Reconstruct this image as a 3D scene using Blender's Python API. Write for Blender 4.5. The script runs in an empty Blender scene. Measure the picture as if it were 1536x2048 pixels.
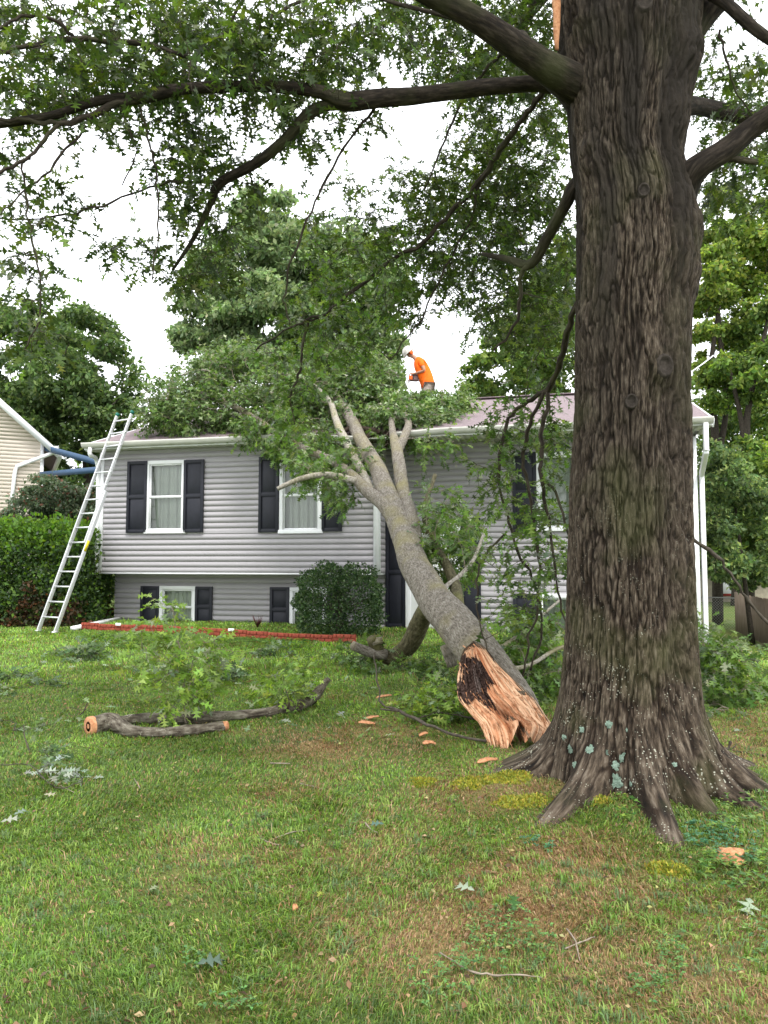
import bpy, math, random
import numpy as np
from mathutils import Vector
R = math.radians
random.seed(7); rng = np.random.default_rng(7)
sc = bpy.context.scene
COL = sc.collection
# ------------------------------------------------------------------ camera, sky, sun, exposure
F = 1500.0; PITCH = math.atan(101/1500)
EYE = np.array([0, 0, 1.6])
cam_d = bpy.data.cameras.new("camera"); cam = bpy.data.objects.new("camera", cam_d); COL.objects.link(cam)
cam_d.sensor_fit = 'VERTICAL'; cam_d.sensor_height = 36; cam_d.lens = F/2048*36
cam_d.clip_start = 0.05; cam_d.clip_end = 2000
cam.location = EYE; cam.rotation_euler = (R(90)+PITCH, 0, 0)
sc.camera = cam
w = bpy.data.worlds.new("World"); sc.world = w; w.use_nodes = True
nt = w.node_tree; nt.nodes.clear()
SUN_EL, SUN_AZ = 56, 160      # azimuth measured from +Y (view direction) to the right
sky = nt.nodes.new('ShaderNodeTexSky'); sky.sky_type = 'NISHITA'; sky.sun_disc = False
sky.sun_elevation = R(SUN_EL); sky.sun_rotation = R(SUN_AZ); sky.air_density = 1.0; sky.dust_density = 3.0
hs = nt.nodes.new('ShaderNodeHueSaturation'); hs.inputs['Saturation'].default_value = 0.25; hs.inputs['Value'].default_value = 0.8
mixw = nt.nodes.new('ShaderNodeMix'); mixw.data_type = 'RGBA'; mixw.inputs[0].default_value = 0.72
mixw.inputs[7].default_value = (12.6, 12.9, 13.4, 1)      # the cloud deck, same scale as the sky texture
bg = nt.nodes.new('ShaderNodeBackground'); bg.inputs['Strength'].default_value = 0.12
out = nt.nodes.new('ShaderNodeOutputWorld')
nt.links.new(sky.outputs[0], hs.inputs['Color']); nt.links.new(hs.outputs[0], mixw.inputs[6])
nt.links.new(mixw.outputs[2], bg.inputs['Color']); nt.links.new(bg.outputs[0], out.inputs['Surface'])
sd = bpy.data.lights.new("sun", 'SUN'); sd.energy = 1.5; sd.angle = R(14); sd.color = (1, .97, .92)
so = bpy.data.objects.new("sun", sd); COL.objects.link(so)
a, e = R(SUN_AZ), R(SUN_EL)
so.rotation_euler = Vector((math.sin(a)*math.cos(e), math.cos(a)*math.cos(e), math.sin(e))).to_track_quat('Z', 'Y').to_euler()
sc.view_settings.view_transform = 'Standard'; sc.view_settings.look = 'None'
sc.view_settings.exposure = 1.12; sc.view_settings.gamma = 1
sc.cycles.max_bounces = 6; sc.cycles.diffuse_bounces = 3; sc.cycles.transparent_max_bounces = 12
sc.cycles.transmission_bounces = 4; sc.cycles.glossy_bounces = 2

# ------------------------------------------------------------------ geometry of the view: a pixel of the photo + a distance = a real point
cP, sP = math.cos(PITCH), math.sin(PITCH)
def ray(px, py):
    x = (px-768)/F; y = (1024-py)/F
    return np.array([x, cP - sP*y, sP + cP*y])
def P(px, py, Y):
    d = ray(px, py); return EYE + d*(Y/d[1])
def sstep(x, a, b):
    t = np.clip((x-a)/(b-a), 0, 1); return t*t*(3-2*t)
TX, TY = 1.72, 5.25
def gh(X, Y):
    X = np.asarray(X, float); Y = np.asarray(Y, float)
    z = 0.021*np.clip(Y, 0, 18)
    z = z - 0.95*sstep(X, 4.2, 9.5)*sstep(Y, 6, 16)
    z = z + sstep(Y, 22, 60)*1.6*sstep(-X, -2, 6) + 0.02*np.sin(X*.9+1)*np.sin(Y*.7)
    d = np.hypot(X-TX, Y-TY); z = z + 0.10*np.exp(-(d/0.95)**2)
    return z
def gp(px, py):
    d = ray(px, py); lo, hi = .5, 120.
    for _ in range(50):
        m = (lo+hi)/2; q = EYE + d*(m/d[1])
        if q[2] > gh(q[0], q[1]): lo = m
        else: hi = m
    q = EYE + d*(lo/d[1]); return q
def hsh(ix, iy, iz):
    h = (ix*374761393 + iy*668265263 + iz*2147483647 + 12345) & 0xffffffff
    h = ((h ^ (h >> 13))*1274126177) & 0xffffffff
    h = (h ^ (h >> 16)) & 0xffffff
    return h/0xffffff
def vn(x, y, z):
    x = np.asarray(x, float); y = np.asarray(y, float)+0*x; z = np.asarray(z, float)+0*x
    xi = np.floor(x).astype(np.int64); yi = np.floor(y).astype(np.int64); zi = np.floor(z).astype(np.int64)
    fx, fy, fz = x-xi, y-yi, z-zi
    fx = fx*fx*(3-2*fx); fy = fy*fy*(3-2*fy); fz = fz*fz*(3-2*fz)
    r = 0
    for a in (0, 1):
        for b in (0, 1):
            for c in (0, 1):
                r = r + hsh(xi+a, yi+b, zi+c)*(fx if a else 1-fx)*(fy if b else 1-fy)*(fz if c else 1-fz)
    return r
def fbm(x, y, z, o=4):
    r = 0; a = .5; s = 0
    for k in range(o):
        r = r + a*vn(x*2**k+k*17.3, y*2**k+k*5.1, z*2**k); s += a; a *= .5
    return r/s

# ------------------------------------------------------------------ materials
MATS = {}
def mat(name, col, rough=.7, spec=.3, var=.0, vscale=6., bump=0., bscale=30., col2=None, stretch=(1, 1, 1), metal=0):
    if name in MATS: return MATS[name]
    m = bpy.data.materials.new(name); m.use_nodes = True; t = m.node_tree; b = t.nodes['Principled BSDF']
    b.inputs['Roughness'].default_value = rough; b.inputs['Specular IOR Level'].default_value = spec
    b.inputs['Metallic'].default_value = metal; b.inputs['Base Color'].default_value = (*col, 1)
    co = t.nodes.new('ShaderNodeTexCoord'); mp = t.nodes.new('ShaderNodeMapping'); mp.inputs['Scale'].default_value = stretch
    t.links.new(co.outputs['Object'], mp.inputs[0])
    if var or col2:
        n = t.nodes.new('ShaderNodeTexNoise'); n.inputs['Scale'].default_value = vscale; n.inputs['Detail'].default_value = 6
        n.inputs['Roughness'].default_value = .65
        t.links.new(mp.outputs[0], n.inputs['Vector'])
        rp = t.nodes.new('ShaderNodeValToRGB'); rp.color_ramp.elements[0].position = .3; rp.color_ramp.elements[1].position = .7
        c2 = col2 or tuple(c*(1+var) for c in col); c1 = col if col2 else tuple(c*(1-var) for c in col)
        rp.color_ramp.elements[0].color = (*c1, 1); rp.color_ramp.elements[1].color = (*c2, 1)
        t.links.new(n.outputs[0], rp.inputs[0]); t.links.new(rp.outputs[0], b.inputs['Base Color'])
    if bump:
        n = t.nodes.new('ShaderNodeTexNoise'); n.inputs['Scale'].default_value = bscale; n.inputs['Detail'].default_value = 5
        t.links.new(mp.outputs[0], n.inputs['Vector'])
        bp = t.nodes.new('ShaderNodeBump'); bp.inputs['Strength'].default_value = bump; bp.inputs['Distance'].default_value = .02
        t.links.new(n.outputs[0], bp.inputs['Height']); t.links.new(bp.outputs[0], b.inputs['Normal'])
    MATS[name] = m; return m
def leafmat(name, trans=.35, rough=.45, back=1.35):
    m = bpy.data.materials.new(name); m.use_nodes = True; t = m.node_tree; b = t.nodes['Principled BSDF']
    at = t.nodes.new('ShaderNodeAttribute'); at.attribute_name = 'Col'
    g = t.nodes.new('ShaderNodeNewGeometry')
    mx = t.nodes.new('ShaderNodeMix'); mx.data_type = 'RGBA'; mx.blend_type = 'MIX'
    ml = t.nodes.new('ShaderNodeMix'); ml.data_type = 'RGBA'; ml.blend_type = 'ADD'; ml.inputs[0].default_value = back-1
    ml.inputs[7].default_value = (.09, .12, .10, 1)
    t.links.new(at.outputs['Color'], ml.inputs[6])
    t.links.new(g.outputs['Backfacing'], mx.inputs[0]); t.links.new(at.outputs['Color'], mx.inputs[6]); t.links.new(ml.outputs[2], mx.inputs[7])
    t.links.new(mx.outputs[2], b.inputs['Base Color']); b.inputs['Roughness'].default_value = rough
    b.inputs['Specular IOR Level'].default_value = .35
    tr = t.nodes.new('ShaderNodeBsdfTranslucent')
    hs = t.nodes.new('ShaderNodeHueSaturation'); hs.inputs['Value'].default_value = 1.6; hs.inputs['Saturation'].default_value = 1.1
    hs.inputs['Hue'].default_value = .485
    t.links.new(at.outputs['Color'], hs.inputs['Color']); t.links.new(hs.outputs[0], tr.inputs['Color'])
    ms = t.nodes.new('ShaderNodeMixShader'); ms.inputs[0].default_value = trans
    t.links.new(b.outputs[0], ms.inputs[1]); t.links.new(tr.outputs[0], ms.inputs[2])
    t.links.new(ms.outputs[0], t.nodes['Material Output'].inputs['Surface'])
    return m
M_LEAF = leafmat('oak_leaf', .38, .42, 1.22)
M_FAR = leafmat('tree_leaf', .45, .6, 1.2)
M_GRASS = leafmat('grass_blade', .3, .55, 1.0)
M_TRIM = mat('white_trim', (.78, .79, .8), .5, .4, var=.04, vscale=3)
M_GUT = mat('gutter_paint', (.46, .46, .41), .5, .4, var=.08, vscale=4)
M_SID = mat('grey_siding', (.335, .32, .332), .55, .3, var=.05, vscale=1.5, bump=.12, bscale=60, stretch=(.3, 1, 3))
M_CREAM = mat('cream_siding', (.70, .61, .53), .6, .3, var=.05, vscale=2)
M_SHUT = mat('shutter_paint', (.012, .013, .02), .5, .3, var=.2, vscale=8)
M_ROOF = mat('roof_shingle', (.15, .12, .125), .85, .2, col2=(.25, .195, .205), vscale=14, bump=.6, bscale=40)
M_WOODDK = mat('broken_board', (.05, .035, .025), .8, .2, var=.4, vscale=9)
M_ALU = mat('aluminium', (.62, .63, .64), .38, .5, var=.06, vscale=9, metal=.55)
M_GREEN = mat('green_cap', (.01, .12, .09), .5)
M_YEL = mat('yellow_sticker', (.7, .55, .03), .5)
M_RED = mat('red_edging', (.25, .055, .032), .7, .2, var=.5, vscale=9, bump=.3)
M_CURT = mat('curtain_cloth', (.55, .58, .50), .9, .1, var=.05)
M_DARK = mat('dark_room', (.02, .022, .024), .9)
M_CONC = mat('concrete', (.35, .33, .3), .9, .2, var=.15, bump=.3)
M_FENCE = mat('weathered_board', (.14, .10, .07), .85, .2, col2=(.26, .2, .15), vscale=3, stretch=(6, 6, .7), bump=.3)
M_BLUE = mat('blue_paint', (.035, .075, .14), .5, .4, var=.1)
M_BARKD = mat('dark_bark', (.022, .018, .015), .9, .15, col2=(.07, .06, .045), vscale=22, bump=1., bscale=60, stretch=(1, 1, 1))
M_TWIG = mat('twig_bark', (.03, .024, .018), .85, .2, col2=(.10, .085, .065), vscale=20, bump=.5)
M_TWIGL = mat('pale_twig', (.16, .13, .10), .85, .2, col2=(.3, .25, .2), vscale=25, bump=.4)
M_CHIP = mat('fresh_wood', (.36, .14, .06), .8, .2, col2=(.6, .32, .17), vscale=40, bump=.5, bscale=60)
M_MOSS = mat('moss', (.10, .12, .016), .95, .1, col2=(.36, .33, .04), vscale=22, bump=1., bscale=90)
def glassmat():
    m = bpy.data.materials.new('window_glass'); m.use_nodes = True; t = m.node_tree; t.nodes.remove(t.nodes['Principled BSDF'])
    tr = t.nodes.new('ShaderNodeBsdfTransparent'); tr.inputs[0].default_value = (.82, .86, .85, 1)
    gl = t.nodes.new('ShaderNodeBsdfGlossy'); gl.inputs['Roughness'].default_value = .03
    fr = t.nodes.new('ShaderNodeFresnel'); fr.inputs[0].default_value = 1.7
    ms = t.nodes.new('ShaderNodeMixShader'); t.links.new(fr.outputs[0], ms.inputs[0])
    t.links.new(tr.outputs[0], ms.inputs[1]); t.links.new(gl.outputs[0], ms.inputs[2]); t.links.new(ms.outputs[0], t.nodes['Material Output'].inputs[0])
    return m
M_GLASS = glassmat()
def barkmat(name, dark, mid, light, moss=(.07, .08, .03), mossamt=.5, lichen=.6, sx=26., sz=3.2, furrow=True, wet=True, stain_shade=0., bdist=.012):
    """bark: long vertical plates, dark furrows, algae and lichen specks"""
    m = bpy.data.materials.new(name); m.use_nodes = True; t = m.node_tree; b = t.nodes['Principled BSDF']; L = t.links.new
    b.inputs['Roughness'].default_value = .85; b.inputs['Specular IOR Level'].default_value = .2
    def N(ty, **k):
        n = t.nodes.new(ty)
        for a_, v in k.items(): setattr(n, a_, v)
        return n
    at = N('ShaderNodeAttribute', attribute_name='bark')     # x: along the girth, y: along the stem (metres), z: ridge height
    sep = N('ShaderNodeSeparateXYZ'); L(at.outputs['Vector'], sep.inputs[0])
    mp = N('ShaderNodeMapping'); mp.inputs['Scale'].default_value = (sx, sz, 0); L(at.outputs['Vector'], mp.inputs[0])
    n1 = N('ShaderNodeTexNoise'); n1.inputs['Scale'].default_value = 1; n1.inputs['Detail'].default_value = 8; n1.inputs['Roughness'].default_value = .65
    n1.inputs['Distortion'].default_value = .12; L(mp.outputs[0], n1.inputs['Vector'])
    r1 = N('ShaderNodeValToRGB'); cr = r1.color_ramp; cr.elements[0].position = .36; cr.elements[0].color = (*dark, 1)
    cr.elements[1].position = .66; cr.elements[1].color = (*light, 1); el = cr.elements.new(.5); el.color = (*mid, 1)
    L(n1.outputs[0], r1.inputs[0])
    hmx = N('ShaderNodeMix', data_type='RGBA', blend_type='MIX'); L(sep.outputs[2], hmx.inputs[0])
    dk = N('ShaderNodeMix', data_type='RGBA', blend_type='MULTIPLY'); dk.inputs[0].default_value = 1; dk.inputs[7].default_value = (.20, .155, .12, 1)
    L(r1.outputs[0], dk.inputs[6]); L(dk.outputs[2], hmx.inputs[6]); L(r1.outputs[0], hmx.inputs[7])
    # algae
    g = N('ShaderNodeNewGeometry')
    n2 = N('ShaderNodeTexNoise'); n2.inputs['Scale'].default_value = 2.2; n2.inputs['Detail'].default_value = 6; L(g.outputs['Position'], n2.inputs['Vector'])
    r2 = N('ShaderNodeMapRange'); r2.inputs[1].default_value = .5; r2.inputs[2].default_value = .72; r2.inputs[4].default_value = mossamt; L(n2.outputs[0], r2.inputs[0])
    m2 = N('ShaderNodeMix', data_type='RGBA'); L(r2.outputs[0], m2.inputs[0]); L(hmx.outputs[2], m2.inputs[6]); m2.inputs[7].default_value = (*moss, 1)
    # lichen specks
    vo = N('ShaderNodeTexVoronoi'); vo.inputs['Scale'].default_value = 48; vo.inputs['Randomness'].default_value = 1; L(g.outputs['Position'], vo.inputs['Vector'])
    nd = N('ShaderNodeTexNoise'); nd.inputs['Scale'].default_value = 5; nd.inputs['Detail'].default_value = 3; L(g.outputs['Position'], nd.inputs['Vector'])
    th = N('ShaderNodeMapRange'); th.inputs[1].default_value = .42; th.inputs[2].default_value = .75; th.inputs[3].default_value = 0; th.inputs[4].default_value = .36
    L(nd.outputs[0], th.inputs[0])
    lt = N('ShaderNodeMath', operation='LESS_THAN'); L(vo.outputs['Distance'], lt.inputs[0]); L(th.outputs[0], lt.inputs[1])
    sepz = N('ShaderNodeSeparateXYZ'); L(g.outputs['Position'], sepz.inputs[0])
    zr = N('ShaderNodeMapRange'); zr.inputs[1].default_value = 2.4; zr.inputs[2].default_value = .6; zr.inputs[4].default_value = lichen; L(sepz.outputs[2], zr.inputs[0])
    ml = N('ShaderNodeMath', operation='MULTIPLY'); L(lt.outputs[0], ml.inputs[0]); L(zr.outputs[0], ml.inputs[1])
    m3 = N('ShaderNodeMix', data_type='RGBA'); L(ml.outputs[0], m3.inputs[0]); L(m2.outputs[2], m3.inputs[6]); m3.inputs[7].default_value = (.34, .34, .27, 1)
    last = m3
    if stain_shade:      # water stains, denser with height to paint in the crown's shade
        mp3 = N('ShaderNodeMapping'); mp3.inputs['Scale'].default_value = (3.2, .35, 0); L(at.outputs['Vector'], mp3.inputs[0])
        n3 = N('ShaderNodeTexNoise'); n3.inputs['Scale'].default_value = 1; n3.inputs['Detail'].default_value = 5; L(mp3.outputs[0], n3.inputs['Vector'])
        r3 = N('ShaderNodeMapRange'); r3.inputs[1].default_value = .36; r3.inputs[2].default_value = .58; r3.inputs[4].default_value = stain_shade; L(n3.outputs[0], r3.inputs[0])
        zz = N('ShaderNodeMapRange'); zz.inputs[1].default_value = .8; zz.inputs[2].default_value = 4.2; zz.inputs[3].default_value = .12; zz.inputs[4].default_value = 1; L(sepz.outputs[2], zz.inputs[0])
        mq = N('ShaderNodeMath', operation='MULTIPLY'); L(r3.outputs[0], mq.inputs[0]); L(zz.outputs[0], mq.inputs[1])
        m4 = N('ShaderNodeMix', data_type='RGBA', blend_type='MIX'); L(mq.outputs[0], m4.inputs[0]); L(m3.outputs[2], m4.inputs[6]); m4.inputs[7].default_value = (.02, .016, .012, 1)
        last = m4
    L(last.outputs[2], b.inputs['Base Color'])
    bp = N('ShaderNodeBump'); bp.inputs['Strength'].default_value = .9; bp.inputs['Distance'].default_value = bdist
    L(n1.outputs[0], bp.inputs['Height']); L(bp.outputs[0], b.inputs['Normal'])
    return m
M_OAK = barkmat('oak_bark', (.016, .012, .008), (.068, .050, .034), (.165, .135, .102), lichen=.9, stain_shade=.95, sx=60., sz=12., moss=(.06, .068, .02), bdist=.02)
M_LIMB = barkmat('oak_limb_bark', (.014, .011, .008), (.035, .027, .019), (.08, .065, .05), sx=40, sz=8, mossamt=.5, lichen=.1)
M_FALL = barkmat('fallen_bark', (.12, .105, .08), (.29, .265, .22), (.42, .395, .35), moss=(.22, .195, .075), mossamt=.6, lichen=.25, sx=64, sz=22)
M_MOSSY = barkmat('mossy_bark', (.06, .055, .03), (.13, .12, .06), (.24, .22, .14), moss=(.13, .13, .035), mossamt=.8, lichen=.2, sx=30, sz=12)
M_LOG = barkmat('log_bark', (.06, .048, .036), (.17, .15, .115), (.34, .32, .26), moss=(.19, .22, .13), mossamt=.6, lichen=.6, sx=26, sz=10)

# ------------------------------------------------------------------ mesh helpers
def mesh_np(name, V, tris=None, quads=None, m=None, parent=None, smooth=False, col=None, bark=None, fmat=None, mats=None):
    V = np.asarray(V, np.float32); me = bpy.data.meshes.new(name)
    nt_ = 0 if tris is None else len(tris); nq = 0 if quads is None else len(quads)
    me.vertices.add(len(V)); me.vertices.foreach_set('co', V.ravel())
    idx = []
    if nt_: idx.append(np.asarray(tris, np.int32).ravel())
    if nq: idx.append(np.asarray(quads, np.int32).ravel())
    idx = np.concatenate(idx); me.loops.add(len(idx)); me.loops.foreach_set('vertex_index', idx)
    st = np.concatenate([np.arange(nt_)*3, nt_*3+np.arange(nq)*4]).astype(np.int32)
    me.polygons.add(nt_+nq); me.polygons.foreach_set('loop_start', st)
    if smooth: me.polygons.foreach_set('use_smooth', np.ones(nt_+nq, bool))
    if mats:
        for mm in mats: me.materials.append(mm)
        me.polygons.foreach_set('material_index', np.asarray(fmat, np.int32))
    elif m: me.materials.append(m)
    me.update(calc_edges=True)
    if col is not None:
        c = np.ones((len(V), 4), np.float32); c[:, :3] = col
        at = me.color_attributes.new('Col', 'FLOAT_COLOR', 'POINT'); at.data.foreach_set('color', c.ravel())
    if bark is not None:
        at = me.attributes.new('bark', 'FLOAT_VECTOR', 'POINT'); at.data.foreach_set('vector', np.asarray(bark, np.float32).ravel())
    o = bpy.data.objects.new(name, me); COL.objects.link(o)
    if parent is not None: o.parent = parent
    return o
def tag(o, label=None, cat=None, group=None, kind=None):
    if label: o['label'] = label
    if cat: o['category'] = cat
    if group: o['group'] = group
    if kind: o['kind'] = kind
    return o
def empty(name, loc, label, cat, group=None):
    o = bpy.data.objects.new(name, None); COL.objects.link(o); o.empty_display_size = .2
    o.location = loc; return tag(o, label, cat, group)
def par(o, root):
    """parent a mesh made in world coordinates"""
    o.parent = root; o.matrix_parent_inverse = root_inv(root); return o
def root_inv(root):
    from mathutils import Matrix
    M = Matrix.Translation(root.location) if root.type == 'EMPTY' else root.matrix_basis.copy()
    return M.inverted()
class MB:
    def __init__(s): s.v = []; s.f = []; s.q = []; s.t = []; s.n = 0; s.b = []; s.c = []
    def add(s, V, quads=None, tris=None, bark=None):
        V = np.asarray(V, float)
        if quads is not None and len(quads): s.q.append(np.asarray(quads)+s.n)
        if tris is not None and len(tris): s.t.append(np.asarray(tris)+s.n)
        s.v.append(V); s.b.append(bark if bark is not None else np.zeros((len(V), 3))); s.n += len(V)
    def box(s, c, sz, ax=None):
        """box centred c, size sz along axes ax (3 unit vectors)"""
        ax = np.eye(3) if ax is None else np.asarray(ax); c = np.asarray(c, float)
        k = np.array([[x, y, z] for x in (-.5, .5) for y in (-.5, .5) for z in (-.5, .5)])*np.asarray(sz)
        V = c + k@ax
        s.add(V, [[0, 1, 3, 2], [4, 6, 7, 5], [0, 4, 5, 1], [2, 3, 7, 6], [0, 2, 6, 4], [1, 5, 7, 3]])
    def bar(s, a, b, w, h=None, up=(0, 0, 1)):
        a = np.asarray(a, float); b = np.asarray(b, float); d = b-a; L = np.linalg.norm(d); d = d/L
        x = np.cross(d, up); x /= np.linalg.norm(x)+1e-9; y = np.cross(x, d)
        s.box((a+b)/2, (w, L, h or w), (x, d, y))
    def tube(s, pts, rad, sides=8, step=None, noise=0., cap=True, rough=0.):
        V, Q, T, B = tube(pts, rad, sides, step, noise, cap, rough); s.add(V, Q, T, B)
    def build(s, name, m, parent=None, smooth=False, world=True, bevel=0, bark=False):
        V = np.concatenate(s.v); Q = np.concatenate(s.q) if s.q else None; T = np.concatenate(s.t) if s.t else None
        o = mesh_np(name, V, T, Q, m, None, smooth, bark=np.concatenate(s.b) if bark else None)
        if parent is not None:
            if world: par(o, parent)
            else: o.parent = parent
        if bevel:
            md = o.modifiers.new('bevel', 'BEVEL'); md.width = bevel; md.segments = 2; md.limit_method = 'ANGLE'
        return o
def catmull(pts, k=6):
    pts = np.asarray(pts, float); n = len(pts)
    if n < 3: k = max(k, 2)
    p = np.vstack([2*pts[0]-pts[1], pts, 2*pts[-1]-pts[-2]]); o = []
    for i in range(n-1):
        a, b, c, d = p[i], p[i+1], p[i+2], p[i+3]
        for t in np.arange(k)/k:
            o.append(.5*((2*b)+(c-a)*t+(2*a-5*b+4*c-d)*t*t+(3*b-3*c+d-a)*t**3))
    o.append(pts[-1]); return np.array(o)
def tube(pts, rad, sides=8, step=None, noise=0., cap=True, rough=0.):
    pts = np.asarray(pts, float); rad = np.asarray(rad, float)
    if step:
        q = np.column_stack([pts, rad]); q = catmull(q, max(1, int(np.mean(np.linalg.norm(np.diff(pts, axis=0), axis=1))/step)))
        pts, rad = q[:, :3], np.maximum(q[:, 3], .0008)
    n = len(pts); T = np.gradient(pts, axis=0); T /= np.linalg.norm(T, axis=1)[:, None]+1e-12
    u = np.cross(T[0], (0, 0, 1.) if abs(T[0][2]) < .9 else (1., 0, 0)); u /= np.linalg.norm(u)
    U = [u]
    for i in range(1, n):
        u = U[-1]-T[i]*np.dot(U[-1], T[i]); u /= np.linalg.norm(u)+1e-12; U.append(u)
    U = np.array(U); W = np.cross(T, U)
    th = np.arange(sides)/sides*2*np.pi
    s_ = np.concatenate([[0], np.cumsum(np.linalg.norm(np.diff(pts, axis=0), axis=1))])
    rr = rad[:, None]*np.ones(sides)
    dirs = U[:, None]*np.cos(th)[None, :, None]+W[:, None]*np.sin(th)[None, :, None]
    hgt = np.ones_like(rr)
    if noise or rough:
        ph = random.random()*50
        c1, s1 = np.cos(th), np.sin(th)
        if noise: rr = rr*(1+noise*2*(vn(c1[None]*1.3+ph+0*rr, s1[None]*1.3+0*rr, s_[:, None]*2.5/(rad.mean()*10)+0*rr)-.5))
        if rough:
            hgt = fbm(c1[None]*9+ph+0*rr, s1[None]*9+0*rr, s_[:, None]*14+0*rr, 3); rr = rr+rough*(hgt-.5)
    V = pts[:, None]+dirs*rr[..., None]
    i = np.arange(n-1)[:, None]*sides; j = np.arange(sides)[None]; j2 = (j+1) % sides
    Q = np.stack([i+j, i+j2, i+sides+j2, i+sides+j], -1).reshape(-1, 4)
    girth = np.abs(th-np.pi)[None]*rad[:, None]
    B = np.stack([girth+0*rr, s_[:, None]+0*rr, hgt], -1).reshape(-1, 3)
    V = V.reshape(-1, 3); Tt = None
    if cap:
        V = np.vstack([V, pts[0], pts[-1]]); B = np.vstack([B, B[0], B[-1]])
        a, b = n*sides, n*sides+1; j = np.arange(sides); j2 = (j+1) % sides
        Tt = np.vstack([np.stack([j2, j, a+0*j], -1), np.stack([(n-1)*sides+j, (n-1)*sides+j2, b+0*j], -1)])
    return V, Q, Tt, B
def trace(lst):
    """[(px, py, distance, width in px)] -> real points and radii"""
    return np.array([P(a, b, c) for a, b, c, d in lst]), np.array([d*.5*c/F for a, b, c, d in lst])
# leaves --------------------------------------------------------------
def oak_leaf():
    half = [(.13, .15), (.24, .035), (.44, .40), (.50, .045), (.80, .30), (.74, .04)]
    mid = [(-.12, 0), (.24, 0), (.50, 0), (.74, 0), (1.02, 0)]
    v = [(x, y) for x, y in mid]
    up = len(v); v += half; dn = len(v); v += [(x, -y) for x, y in half]
    def side(b, f):
        T1, s1, T2, s2, T3, s3 = range(b, b+6)
        t = [(0, s1, T1), (0, 1, s1), (1, T2, s1), (1, 2, T2), (2, s2, T2), (2, T3, s2), (2, 3, T3), (3, s3, T3), (3, 4, s3)]
        return [tuple(reversed(q)) if f else q for q in t]
    tr = side(up, 0)+side(dn, 1)
    v = np.array([(x, y, -.22*x*x+.25*abs(y)-.45*y*y) for x, y in v]); return v, np.array(tr)
def small_leaf():
    v = np.array([(0, 0, 0), (.3, .07, 0), (.5, .36, .03), (.62, .08, -.04), (1, 0, -.18), (.62, -.08, -.04), (.5, -.36, .03), (.3, -.07, 0)])
    return v, np.array([(0, 3, 1), (1, 3, 2), (0, 7, 5), (7, 6, 5), (0, 5, 3), (3, 5, 4)])
def oval_leaf():
    v = np.array([(0, 0, 0), (.5, .3, .07), (1, 0, -.1), (.5, -.3, .07)]); return v, np.array([(0, 2, 1), (0, 3, 2)])
LEAF = {'oak': oak_leaf(), 'small': small_leaf(), 'oval': oval_leaf()}
def unit(v): return v/(np.linalg.norm(v, axis=-1, keepdims=True)+1e-9)
def leaves(name, pos, dirv, upv, size, col, kind, m, parent=None):
    T, tr = LEAF[kind]; n = len(pos)
    x = unit(dirv); y = unit(np.cross(upv, x)); z = np.cross(x, y)
    cur = (.5+1.3*rng.random(n))[:, None]
    tz = T[None, :, 2]*cur
    V = pos[:, None]+size[:, None, None]*(T[None, :, 0, None]*x[:, None]+T[None, :, 1, None]*y[:, None]+tz[..., None]*z[:, None])
    tris = (tr[None]+np.arange(n)[:, None, None]*len(T)).reshape(-1, 3)
    o = mesh_np(name, V.reshape(-1, 3), tris, None, m, None, True, np.repeat(col, len(T), 0))
    if parent is not None: par(o, parent)
    return o
def palette(n, cols, wts, jit=.18):
    cols = np.array(cols); k = rng.choice(len(cols), n, p=np.array(wts)/sum(wts))
    c = cols[k]*(1+jit*rng.standard_normal((n, 1)))*(1+.06*rng.standard_normal((n, 3)))
    return np.clip(c, .004, .8)
OAKC = ([(.028, .052, .009), (.053, .09, .014), (.105, .16, .025), (.13, .16, .07)], [4, 4, 2, .6])
OAKL = ([(.06, .12, .018), (.10, .19, .03), (.15, .24, .045), (.17, .20, .13)], [3, 4, 2, 1])
OAKW = ([(.045, .09, .018), (.085, .15, .03), (.15, .22, .07), (.28, .33, .2)], [4, 4, 2.4, .8])
def blob_points(blobs):
    """blobs: (px, py, rx, ry, Ymin, Ymax, n) -> points"""
    o = []
    for px, py, rx, ry, y0, y1, n in blobs:
        for _ in range(int(n)):
            r = math.sqrt(random.random())*1.05; t = random.random()*6.283
            o.append(P(px+rx*r*math.cos(t), py+ry*r*math.sin(t), random.uniform(y0, y1)))
    return np.array(o)
def grow(points, nodes, twig, r0=.0035, maxr=.012, sides=4, wig=.12, droop=.0):
    """join every point to the nearest wood there already is, nearest first, with a bent tapering twig"""
    nodes = np.array(nodes, float); pts = np.array(points, float)
    N = np.zeros((len(nodes)+len(pts)*8, 3)); N[:len(nodes)] = nodes; c = len(nodes)
    left = list(range(len(pts))); d0 = np.array([((N[:c]-p)**2).sum(1).min() for p in pts])
    ends = []
    for i in np.argsort(d0):
        p = pts[i]; d = ((N[:c]-p)**2).sum(1); j = int(d.argmin()); a = N[j].copy(); L = math.sqrt(d[j])
        if L < .03: ends.append((a, p)); continue
        k = max(2, min(6, int(L/.12)+1)); ts = np.linspace(0, 1, k+1)
        off = rng.standard_normal(3)*wig*L; off[2] += .12*L
        q = a+(p-a)*ts[:, None]+off*(ts*(1-ts)*2)[:, None]+rng.standard_normal((k+1, 3))*.02*L*(ts*(1-ts)*4)[:, None]
        rb = min(maxr, r0+.006*L)
        twig.tube(q, np.linspace(rb, r0*.55, k+1), sides, cap=False)
        N[c:c+k] = q[1:]; c += k
        ends.append((q[-2], p))
    return ends
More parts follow.
